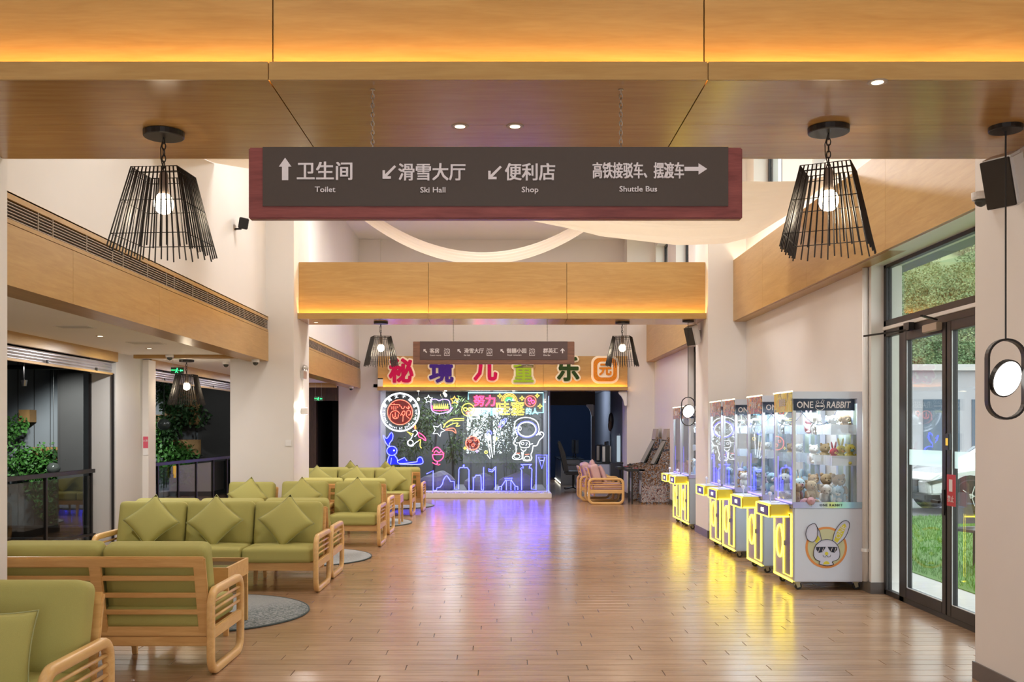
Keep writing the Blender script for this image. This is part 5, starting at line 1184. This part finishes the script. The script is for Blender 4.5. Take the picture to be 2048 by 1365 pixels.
# astronaut
A = lambda L: [(900+x/5.933, 770+y/5.933) for x, y in L]
neon('white neon astronaut waving one hand', [('n_white', A([(765,500),(775,440),(830,400),(900,390),(970,400),(1030,440),(1055,510),(1050,570),(1020,600)]), False, .014), ('n_white', A([(765,500),(775,560),(800,600)]), False, .014),
     ('n_white', A(circ((912,530), 105, 28, 0, 2*PI, 84)), True, .012), ('n_blue', A(circ((912,530), 118, 28, 0, 2*PI, 96)), True, .009), ('n_white', A(circ((832,520), 14, 12, 0, 2*PI, 20)), True, .008),
     ('n_white', A([(800,610),(770,650),(755,700),(780,720),(785,800)]), False, .013), ('n_white', A([(1020,600),(1060,580),(1080,560),(1110,580),(1100,620),(1060,660),(1030,720),(985,725)]), False, .013),
     ('n_white', A([(838,670),(935,670),(935,740),(838,740)]), True), ('n_white', A(circ((862,698), 15, 12)), True, .008), ('n_white', A([(900,690),(920,690),(900,725)]), False, .008), ('n_white', A([(785,690),(838,690)])), ('n_white', A([(935,710),(985,700)])),
     ('n_white', A([(785,800),(760,830),(740,860),(760,885),(820,888),(855,870),(850,800)]), False, .013), ('n_white', A([(985,725),(975,790),(960,830),(970,870),(950,900),(880,900),(865,870),(872,790)]), False, .013),
     ('n_white', A([(840,760),(860,785),(890,785),(905,760)])), ('n_red', A([(790,815),(830,812)]), False, .008), ('n_red', A([(890,830),(940,825)]), False, .008), ('n_white', A(circ((795,850), 34, 14, 0, 2*PI, 24)), True, .008), ('n_white', A(circ((915,872), 34, 14, 0, 2*PI, 22)), True, .008), ('n_white', A([(1060,600),(1075,580),(1085,600)]), False, .008)], 'neon_astronaut')
# reclining rabbit, generic
R = lambda L: [(750+x/5.933, 770+y/5.933) for x, y in L]
rab = [(200,735),(185,700),(205,650),(215,600),(195,565),(160,600),(140,640),(115,600),(92,595),(105,640),(130,690),(165,740),(145,775),(150,815),(175,838),(155,880),(148,945),(290,940),(330,915),(360,865),(385,915),(500,915),(505,880),(530,860),(560,880),(555,920),(540,942),(150,948)]
neon('blue neon rabbit reclining behind the sofas', [('n_blue', R([(170,740),(130,690),(98,600),(140,640),(190,570),(212,600),(205,650),(170,700),(172,735)]), False, .012), ('n_blue', R(circ((200,785), 60, 22, 0, 2*PI, 54)), True, .012), ('n_blue', R([(170,840),(150,890),(148,945)]), False, .012), ('n_blue', R([(232,838),(262,880),(290,935),(500,915)]), False, .012), ('n_blue', R([(195,868),(185,945)]), False, .010), ('n_blue', R([(262,905),(350,865),(378,905)]), False, .012), ('n_blue', R([(500,915),(505,880),(535,860),(562,885),(545,942),(290,942)]), False, .012), ('n_white', R(circ((225,780), 7, 10)), True, .007)], 'neon_rabbit',
     plates=[('n_blue_plate_glow', R([(150,948),(155,880),(175,838),(148,810),(148,770),(165,742),(130,690),(100,600),(140,640),(190,572),(210,600),(200,655),(172,700),(175,733),(225,735),(258,780),(250,820),(232,838),(275,915),(350,865),(380,912),(500,915),(508,880),(535,862),(560,885),(545,946)]), 0)])
# skyline
KX = lambda L: [(750+x/5.933, 770+y/5.933) for x, y in L]
K2 = lambda L: [(900+x/5.933, 770+y/5.933) for x, y in L]
neon('blue neon skyline with a stepped gable and tall tower', [('n_blue', KX([(612,1058),(690,1020),(690,1255),(730,1255),(735,1225),(770,1220),(800,1180),(812,1130),(830,1100),(850,1080),(868,1100),(888,1130),(895,1148),(940,1148),(942,1238),(990,1240),(995,1010),(1005,985),(1045,983),(1048,955),(1062,955)])), ('n_blue', K2([(155,955),(165,955),(168,985),(205,985),(225,1015),(225,1255),(275,1255),(278,1105),(300,1095),(305,1075),(360,1075),(368,1100),(372,1250),(395,1252)]))], 'neon_skyline')
neon('blue neon towers outline with wavy top and little temple', [('n_blue', K2([(395,1252),(400,980)])), ('n_blue', K2([(455,1000),(500,1015),(540,975)])), ('n_blue', K2([(455,1022),(500,1035),(535,1000)])), ('n_blue', K2([(540,975),(540,1250),(570,1248),(575,1212),(610,1208),(660,1135),(648,1112),(740,1110),(728,1135),(775,1205),(805,1210),(805,1250)])), ('n_blue', K2([(612,1208),(612,1250)])), ('n_blue', K2([(668,1140),(668,1250)])), ('n_blue', K2([(722,1140),(722,1250)])), ('n_blue', K2([(770,1210),(770,1250)])), ('n_blue', K2([(660,1132),(728,1132)]))], 'neon_skyline')
neon('blue neon gate of two posts and a tall slab with a drop', [('n_blue', K2([(850,1250),(850,1010),(835,1000),(850,985),(870,990),(865,965),(840,950),(970,948),(945,965),(940,990),(960,990),(972,1005),(965,1240),(1020,1250),(1025,835),(1150,835),(1152,1260)])), ('n_blue', K2([(1050,860),(1125,860),(1090,995)]), True, .012), ('n_blue', K2([(1068,900),(1110,900)]))], 'neon_skyline')
# ---- coloured letters on the far beam
def hedge(name, c): mat(name, c, .9, noise=.35, nscale=60, bump=.8, bscale=110)
for n_, c in (('l_pink', (.70,.005,.10)), ('l_violet', (.07,.02,.28)), ('l_lime', (.42,.62,.03)), ('l_green', (.03,.07,.012)), ('l_orange', (.85,.28,.02))): hedge(n_, c)
mat('l_cream', (.85, .72, .55), .5, noise=.03, emit=(1, .8, .5), es=.12)
YF = 23.48
for (ch, px, py, m, lb, sx) in (('秘', 803, 742, 'l_pink', 'magenta tufted letter nearest the far pendant over the sofas', 1.0), ('境', 883, 742, 'l_violet', 'dark violet tufted letter on the far beam', 1.0), ('儿', 971, 739, 'l_pink', 'magenta two stroke letter in the middle of the far beam', .95), ('童', 1047, 742, 'l_lime', 'lime green tufted letter on the far beam', .85), ('乐', 1136, 739, 'l_green', 'dark green tufted letter under the sign corner', .9)):
    c = at(px, py, YF); o = thing('beam_letter', lb, 'letter', c, 0, 'coloured letters on the far beam')
    put(text_me(ch, .58, 'l_cream', extrude=.012, ring=.062, rn=26, sx=sx), 'backing', o, (0, -.03, 0), (PI/2, 0, 0))
    put(text_me(ch, .58, m, extrude=.02, ring=.012 if ch == '童' else .022, sx=sx), 'face', o, (0, -.075, 0), (PI/2, 0, 0))
def rsq(c, w, r, n=6):
    return [(c[0]+sx*(w-r)+r*math.cos(a0+PI/2*i/n), c[1]+sy*(w-r)+r*math.sin(a0+PI/2*i/n)) for sx, sy, a0 in ((1,1,0),(-1,1,PI/2),(-1,-1,PI),(1,-1,1.5*PI)) for i in range(n+1)]
c = at(1210, 740, YF); o = thing('beam_letter', 'orange rounded square letter on the far beam by the pendant', 'letter', c, 0, 'coloured letters on the far beam')
MB().prism(rsq((0,0), .325, .17), -.03, .0).build('backing', 'l_cream', o); MB().prism(rsq((0,0), .275, .14), -.06, -.03).build('face', 'l_orange', o); MB().prism(rsq((0,0), .185, .10), -.065, -.06).build('inset', 'l_cream', o)
put(text_me('元', .30, 'l_orange', extrude=.01, ring=.012), 'stroke', o, (0, -.08, 0), (PI/2, 0, 0))

# ================================================================== DARK ROOM BEYOND THE OPENING
mat('navy', (.006, .028, .085), .7, noise=.12, nscale=2); mat('room_grey', (.26, .25, .26), .7, noise=.06, nscale=2); mat('soffit_brown', (.09, .06, .04), .6, noise=.1); mat('desk_white', (.55, .60, .66), .3, noise=.04); mat('desk_top', (.03, .035, .04), .3, noise=.1)
wallbox('wall_room_back', [(1.17, 3.2, 33.4, 33.6, 0, 3.0)], 'navy'); wallbox('wall_room_right', [(3.05, 3.2, 24.5, 33.4, 0, 3.0)], 'room_grey'); wallbox('wall_room_left', [(1.0, 1.17, 27.5, 33.4, 0, 3.0)], 'navy')
wallbox('ceiling_room', [(1.0, 3.2, 24.1, 33.6, 2.75, 2.85)], 'room_grey'); wallbox('trim_6', [(1.17, 2.65, 28.5, 28.7, 2.30, 2.75)], 'soffit_brown'); wallbox('trim_7', [(2.55, 2.65, 28.5, 28.7, 0, 2.30)], 'room_grey')
emis('under_led', (1, .98, .85), 4)
def desk(loc, L, lab):
    o = thing('white_desk', lab, 'desk', loc, 0, 'white gaming desks')
    pts = [(-.35, 0), (.35, 0), (.35, .62)]+[(.35-.12+.12*math.cos(a), .60+.12*math.sin(a)) for a in [PI/2*i/6 for i in range(7)]]+[(-.35, .72)]
    MB().prism(pts, -.02, 0).build('end_panel', 'desk_white', o); MB().box(-.35, -.32, 0, L, .06, .70).build('front_panel', 'desk_white', o); MB().box(-.38, .33, .0, L, .72, .75).build('desk_top', 'desk_top', o)
    MB().box(-.37, -.355, .05, L, .05, .065).build('light_strip', 'under_led', o)
    for k in range(int(L/.6)): MB().box(-.325, -.31, .1+.6*k, .12+.6*k, .06, .70).build('panel_joint', 'room_grey', o)
    return o
desk((2.05, 28.9, 0), 3.0, 'white panelled desk with light strip by the navy wall'); desk((2.55, 25.4, 0), 2.6, 'white rounded desk behind the pink armchair')
def computer(loc, lab):
    o = thing('computer_tower', lab, 'computer', loc, 0, 'computers on the desks'); MB().box(-.10, .10, -.2, .2, 0, .45).build('case', 'black_plastic', o, bevel=.01); MB().box(-.09, -.02, -.203, -.2, .03, .42).build('front_grille', 'aluminium', o)
computer((2.66, 25.8, .75), 'black and silver computer tower on the rounded desk'); computer((2.62, 26.9, .75), 'further black computer tower on the rounded desk')
def monitor(loc, lab, rz=0):
    o = thing('monitor', lab, 'monitor', loc, rz, 'monitors on the desks'); MB().box(-.32, .32, -.02, .02, .14, .54).build('housing', 'black_plastic', o, bevel=.008); MB().box(-.30, .30, -.023, -.02, .16, .52).build('screen', 'glass_dark', o); MB().bar((0, .02, 0), (0, .02, .2), .05, .03).build('stand', 'black_plastic', o); MB().box(-.12, .12, -.08, .1, 0, .012).build('foot', 'black_plastic', o)
monitor((2.75, 26.3, .75), 'dark monitor seen edge on over the rounded desk', 1.35); monitor((2.2, 29.6, .75), 'dark monitor on the desk by the navy wall', 1.35); monitor((2.2, 30.6, .75), 'second dark monitor on the desk by the navy wall', 1.35)
o = thing('gaming_chair', 'tall black gaming chair seen from the side in the dark room', 'chair', (1.72, 26.2, 0), 0)
MB().prism([(-.10,.50),(.02,.48),(-.08,1.0),(-.22,1.32),(-.27,1.28),(-.20,.95)], -.24, .24).build('backrest', 'black_plastic', o, bevel=.02); MB().box(-.08, .38, -.25, .25, .42, .52).build('seat', 'black_plastic', o, bevel=.03); MB().tube([(.15,0,.08),(.15,0,.42)], .03, 10).build('gas_post', 'black_metal', o)
for k in range(5): a = 2*PI*k/5; MB().bar((.15, 0, .09), (.15+.28*math.cos(a), .28*math.sin(a), .06), .05, .03).build('foot_bar', 'black_metal', o)
for s in (-.27, .27): MB().box(.0, .25, s-.03, s+.03, .66, .70).build('armrest', 'black_plastic', o)
o = thing('display_case', 'tall glass display case with pale light behind the pillar', 'display case', (2.82, 24.9, 0)); MB().box(-.13, .13, -.13, .13, 0, .78).build('base', 'desk_top', o); emis('case_pale', (.7, .85, .95), .5); MB().box(-.12, .12, -.12, .12, .78, 1.5).build('glass_box', 'acrylic', o); MB().box(.05, .11, -.10, .10, .80, 1.45).build('light_panel', 'case_pale', o)
o = thing('hanging_bag', 'dark bag hanging on a cord against the grey room wall', 'bag', (2.78, 25.5, 1.72)); MB().ell((0,0,.1), (.07,.05,.22), 12, 8).build('body', 'black_plastic', o, smooth=True); MB().ell((-.03,-.03,-.02), (.05,.04,.14), 10, 8).build('tail', 'dark_wood', o, smooth=True); MB().tube([(0,0,.3),(0,0,1.0)], .006, 5).build('cord', 'black_plastic', o)
for (x, y, z, lb) in ((2.86, 23.55, 2.28, 'white carved corbel under the far beam end'), (2.52, 28.45, 2.1, 'white carved corbel on the inner opening of the dark room')):
    o = thing('corbel', lb, 'corbel', (x, y, z), 0, 'white carved corbels'); MB().prism([(.08,-.12),(.08,.22),(-.12,.22),(-.12,.17),(-.05,.10),(.0,-.0),(.02,-.12)], -.05, .05).build('bracket', 'white_plastic', o, bevel=.01); MB().ell((-.05,0,.17), (.05,.055,.05), 10, 6).build('scroll', 'white_plastic', o, smooth=True)
lamp('room_fill', (1.9, 29.5, 2.6), 90, (.6, .75, 1), .3)  # added lamp without a fixture, brightens the dark room
# ================================================================== ATRIUM BEHIND THE SHUTTERS
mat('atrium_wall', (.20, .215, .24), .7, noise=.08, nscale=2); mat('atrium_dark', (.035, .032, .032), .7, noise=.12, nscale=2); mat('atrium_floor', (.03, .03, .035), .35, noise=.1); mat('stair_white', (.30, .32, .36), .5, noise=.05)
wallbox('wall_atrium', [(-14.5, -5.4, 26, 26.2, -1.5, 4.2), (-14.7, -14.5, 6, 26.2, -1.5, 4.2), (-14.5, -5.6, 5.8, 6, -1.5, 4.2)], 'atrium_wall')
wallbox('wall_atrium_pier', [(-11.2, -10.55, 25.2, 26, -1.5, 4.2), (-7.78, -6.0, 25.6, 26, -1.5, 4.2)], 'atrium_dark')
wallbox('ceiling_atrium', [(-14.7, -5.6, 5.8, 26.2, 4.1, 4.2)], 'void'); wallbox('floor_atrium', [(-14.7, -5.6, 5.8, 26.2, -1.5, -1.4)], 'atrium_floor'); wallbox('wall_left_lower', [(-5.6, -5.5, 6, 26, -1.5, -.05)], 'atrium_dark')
# wires, joints and pipes of the atrium wall
o = struct('trim_8')
for k in range(14): x = -13.0+.42*k; MB().box(x-.006, x+.006, 25.985, 26, -1, 3.6).build('wall_joint', 'atrium_dark', o)
for k, (z, y) in enumerate(((3.35, 18), (3.2, 20), (3.45, 22), (3.1, 24))):
    q = thing('ceiling_duct', ('black duct under the atrium ceiling nearest the shutter', 'thin black duct in the middle of the atrium ceiling', 'black duct over the plants', 'black duct along the atrium back wall')[k], 'duct', (-10, y, z), 0, 'atrium ceiling ducts')
    MB().tube([(-4, 0, 0), (4.2, 0, 0)], .10-.015*k, 10).build('pipe', 'black_metal', q, smooth=True)
    for x in (-2, 1): MB().tube([(x, 0, .1), (x, 0, 4.1-z)], .01, 5).build('hanger', 'black_metal', q)
o = thing('atrium_spotlight', 'small pale spotlight fixture under the atrium ceiling', 'spotlight', (at(48,0,22).x, 22, at(0,768,22).z)); MB().lathe([(.05,-.05),(.07,.08)], 12).build('head', 'aluminium', o); MB().tube([(0,0,.08),(0,0,.5)], .012, 6).build('stem', 'black_metal', o)
for (px, yy, e) in ((48, 22.0, 420), (90, 23.0, 380), (350, 22.6, 45)):
    l = lamp('atrium_spot', (at(px,0,yy).x, yy, 3.0), e, (.93, 1, .95), .1, kind='SPOT', size=1.5); l.rotation_euler = (.85, 0, 0)
# living wall planters
mat('planter_wood', (.28, .15, .05), .6, noise=.2, nscale=8)
rl = random.Random(9)
def planter(px0, px1, py0, py1, spread, lab, n=900, m='leaf_green', up=.2):
    Y = 25.6; a = at(px0, py1, Y); b = at(px1, py0, Y); o = thing('wall_planter', lab, 'planter', (a.x, 25.7, a.z), 0, 'wall planters in the atrium'); w = b.x-a.x; h = b.z-a.z
    if w > .05: MB().box(0, w, -.12, .25, 0, h).build('box', 'planter_wood', o)
    mb = MB(); x0, x1, z0, z1 = spread
    for i in range(14): leaf_cloud(mb, (rl.uniform(x0, x1), -.25, rl.uniform(z0, z1)), (.35, .18, .30), n//14, .13, .035, rl, .3)
    tag(mb.build('foliage', m, o), kind='stuff')
planter(38, 60, 820, 845, (-.9, .1, -1.2, .2), 'timber wall planter with trailing leaves, upper corner of the first opening')
planter(62, 110, 895, 925, (-.2, .5, -.3, .3), 'timber wall planter with bushy leaves above the first railing')
planter(112, 140, 895, 930, (-.1, .45, -.4, .2), 'dark leaved wall planter beside the bushy one', 500, 'leaf_dark')  # leaves in the darker of the two leaf colours
planter(75, 140, 990, 1020, (0, .8, -.1, .9), 'leafy planter behind the first railing glass', 800)
planter(298, 322, 830, 870, (0, .3, -.6, .3), 'yellowish timber planter box of the second opening', 300)
planter(330, 400, 780, 850, (-.1, .9, -.7, 1.0), 'dark mossy planter panel in the second opening', 1500, 'leaf_dark')
planter(312, 402, 880, 910, (-.2, 1.1, -.5, .3), 'green planter row above the second railing', 1300)
for (px, py, lb) in ((328, 850, 'black globe hanging before the dark planter panel'), (107, 938, 'black globe just above the first railing')):
    c = at(px, py, 24.6); o = thing('globe_lamp', lb, 'lamp', c, 0, 'black globes in the atrium'); MB().ell((0,0,0), (.16,.16,.15), 18, 12).build('globe', 'glass_dark', o, smooth=True); MB().tube([(0,0,.14),(0,0,4.1-c.z)], .006, 5).build('cord', 'black_metal', o)
# steps of the stair
o = thing('atrium_stair', 'pale edged steps of the stair behind the first railing', 'stair', (-9.6, 19.0, -1.4), 0)
for k in range(5): MB().box(-1.8, 1.4, k*.35, k*.35+.35, k*.2, k*.2+.2).build('step', 'atrium_dark', o); MB().box(-1.8, 1.4, k*.35-.01, k*.35+.05, k*.2+.2, k*.2+.24).build('nosing', 'stair_white', o)
# railings
def railing(y0, y1, posts, lab, low=False):
    o = thing('glass_railing', lab, 'railing', (-5.48, 0, 0), 0, 'black railings with glass')
    MB().bar((0, y0, 1.05), (0, y1, 1.05), .06, .05).build('handrail', 'black_metal', o)
    for y in posts: MB().box(-.02, .02, y-.02, y+.02, 0, 1.03).build('post', 'black_metal', o)
    for a, b in zip(posts, posts[1:]): MB().box(-.005, .005, a+.03, b-.03, .10, .99).build('glass_panel', 'rail_glass', o)
    if low: MB().bar((0.02, y0+2.2, .30), (0.02, y1, .20), .03, .03).build('brace', 'black_metal', o)
railing(8.1, 13.4, [8.2, 9.9, 12.0, 13.33], 'black handrail with glass panels behind the nearest sofas', True)
railing(15.2, 21.4, [15.3, 15.9, 16.9, 17.9, 18.95, 19.9, 21.0], 'black handrail with closely spaced posts in the second opening')
mat('yellow_tag', (.75, .50, .02), .5, noise=.05); tag(MB().box(-5.44, -5.43, 16.52, 16.66, .86, 1.0).box(-5.435, -5.425, 16.54, 16.64, .80, .86).build('warning_tag', 'yellow_tag', None), 'small yellow warning tag on the second railing glass', 'sign')

# ================================================================== OUTSIDE THE GLASS DOOR
mat('lawn', (.10, .22, .035), .9, noise=.25, nscale=3, bump=.4, bscale=40); mat('paving', (.55, .54, .52), .7, noise=.08, nscale=4); mat('asphalt', (.16, .16, .17), .8, noise=.15, nscale=10); mat('canopy', (.14, .16, .16), .6, noise=.05); mat('facade', (.40, .40, .42), .5, noise=.08, nscale=1)
wallbox('ground_paving', [(3.9, 4.65, -1, 40, -.1, -.02)], 'paving'); wallbox('ground_lawn', [(4.65, 40, -1, 18.6, -.1, -.01)], 'lawn'); wallbox('ground_road', [(4.65, 60, 18.6, 32, -.1, -.03)], 'asphalt')
rg = random.Random(4); mb = MB()
for i in range(9000):
    x = rg.uniform(4.7, 9.5); y = rg.uniform(max(8.5, x*1.95), min(18.6, x*2.7)) if x*1.95 < 18.6 else 18; p = Vector((x, y, -.01)); a = rg.uniform(0, 6.28); d = Vector((math.cos(a), math.sin(a), 0))*.006; h = rg.uniform(.03, .07)
    mb.add([p-d, p+d, p+Vector((rg.uniform(-.02, .02), rg.uniform(-.02, .02), h))], [(0,1,2)])
mat('grass_blade', (.11, .27, .03), .8, noise=.3, nscale=2); tag(mb.build('grass', 'grass_blade', None), 'short green lawn grass outside the glass door', 'grass', kind='stuff')
o = struct('canopy_outside'); MB().box(3.95, 4.72, -1, 40, 3.45, 3.60).build('slab', 'canopy', o)
o = thing('pale_building', 'low pale building across the road behind the parked cars', 'building', (14, 33, 0))
MB().box(-7, 8, 0, 6, -.1, 3.55).build('walls', 'facade', o); MB().box(-7.2, 8.2, -.2, 6.2, 3.55, 3.75).build('roof', 'paving', o)
for k in range(9): MB().box(-6.5+1.6*k, -5.3+1.6*k, -.03, 0, .8, 2.6).build('window', 'tinted_glass', o)
# hill with woodland
mat('hill_grass', (.15, .21, .085), .9, noise=.25, nscale=.3); mat('tree_leaf', (.12, .20, .085), .85, noise=.35, nscale=.8); mat('tree_leaf_b', (.19, .26, .11), .85, noise=.3, nscale=.8)
def hz(v): return -1+23.5*min(1, v*1.25)**1.1
hill = MB().grid(lambda u, v: (2+85*u, 45+75*v, hz(v)+.6*math.sin(u*19)*v), 30, 20).build('hill', 'hill_grass', None, smooth=True); tag(hill, kind='structure')
rh = random.Random(8)
for s_, (n, m, lb) in enumerate(((300, 'tree_leaf', 'dense dark green woodland on the hillside beyond the road'), (300, 'tree_leaf_b', 'lighter green scrub on the upper hillside'))):
    mb = MB()
    for i in range(n):
        v = rh.uniform(.02, .5) if s_ == 0 else rh.uniform(.25, .85); y = 45+75*v; x = y*rh.uniform(.33, .53)
        for j in range(3):
            r = rh.uniform(.4, .9)*(1+v); leaf_cloud(mb, (x+rh.uniform(-1, 1), y+rh.uniform(-.8, .8), hz(v)+rh.uniform(0, .9)), (r, r, r*.8), 80, .15+.13*v, .06+.05*v, rh, 0)
    tag(mb.build('woodland', m, None), lb, 'trees', kind='stuff')
# cars
def car(loc, rz, paint, lab):
    o = thing('parked_car', lab, 'car', loc, rz, 'cars parked on the road')
    # x along the car (nose at -2.2), y across, z up
    prof = [(-2.2,.35),(-2.22,.62),(-2.0,.76),(-1.1,.88),(-.55,1.28),(-.1,1.42),(.9,1.42),(1.5,1.15),(2.05,1.0),(2.2,.85),(2.2,.35)]
    def sec(i, w): return [(prof[k][0], (-w if i else w), prof[k][1]) for k in range(len(prof))]
    n = len(prof); vs = []; fs = []
    for (y, f, dz) in ((-.88, .97, 0), (-.80, 1, .0), (-.62, 1, 1), (.62, 1, 1), (.80, 1, 0), (.88, .97, 0)):
        for (x, z) in prof:
            zz = z if (dz == 1 or z < .95) else .95+(z-.95)*.82
            vs.append((x*f, y*(1 if z < .95 else .84), zz))
    for r in range(5):
        for k in range(n): fs.append((r*n+k, r*n+(k+1) % n, (r+1)*n+(k+1) % n, (r+1)*n+k))
    fs += [tuple(range(n)), tuple(5*n+k for k in range(n))[::-1]]
    MB().add(vs, fs).build('body', paint, o, smooth=False, bevel=.03)
    MB().prism([(-1.0,.92),(-.52,1.26),(-.1,1.37),(.85,1.37),(1.35,1.12),(1.4,.95)], -.865, -.70).build('side_window', 'tinted_glass', o); MB().prism([(-1.0,.92),(-.52,1.26),(-.1,1.37),(.85,1.37),(1.35,1.12),(1.4,.95)], .70, .865).build('side_window', 'tinted_glass', o)
    for x in (-1.4, 1.35):
        for s in (-1, 1):
            MB().lathe([(.30,-.01),(.40,-.01),(.40,.0)], 24, (x, s*.885, .33), 'y').build('wheel_arch', 'black_plastic', o)
            wl = MB().lathe([(.16,-.11),(.30,-.11),(.33,-.08),(.33,.08),(.30,.11),(.16,.11)], 26, (x, s*.80, .33), 'y').build('wheel', 'black_plastic', o)
            q = MB().lathe([(.05,-.01),(.05,.01)], 12, (x, s*.915, .33), 'y')
            for k in range(5): a = 2*PI*k/5; q.bar((x, s*.915, .33), (x+.20*math.cos(a), s*.915, .33+.20*math.sin(a)), .015, .045, (0, 1, 0))
            q.build('hub', 'aluminium', wl)
    MB().box(-2.24, -2.15, -.45, .45, .38, .62).build('grille', 'black_plastic', o)
    for s in (-1, 1): MB().prism([(-2.21,.60),(-1.75,.72),(-1.72,.64),(-2.15,.54)], s*.62, s*.89).build('headlight', 'glass_dark', o)
    MB().box(-2.255, -2.20, -.85, .85, .24, .36).build('bumper', 'black_plastic', o, bevel=.02)
    return o
mat('car_white', (.72, .73, .75), .2, noise=.01, coat=.6); mat('car_dark', (.03, .035, .05), .2, noise=.02, coat=.6)
car((10.35, 20.0, 0), .0, 'car_white', 'white car parked behind the lawn, seen through the door glass'); car((12.6, 24.5, 0), .0, 'car_dark', 'dark car parked behind the white one')
o = thing('garden_chair', 'dark slim garden chair standing outside at the pillar edge', 'chair', (5.42, 11.45, 0), .4)
for sx in (-.2, .2):
    for sy in (-.2, .2): MB().tube([(sx, sy, -.02), (sx*.9, sy*.9, .44)], .014, 6).build('leg', 'black_metal', o)
MB().box(-.23, .23, -.22, .22, .44, .47).build('seat', 'black_plastic', o, bevel=.01); MB().grid(lambda u, v: (-.23+.46*u, .20+.10*v+.05*(1-(2*u-1)**2), .50+.36*v), 8, 4).build('backrest', 'black_plastic', o)
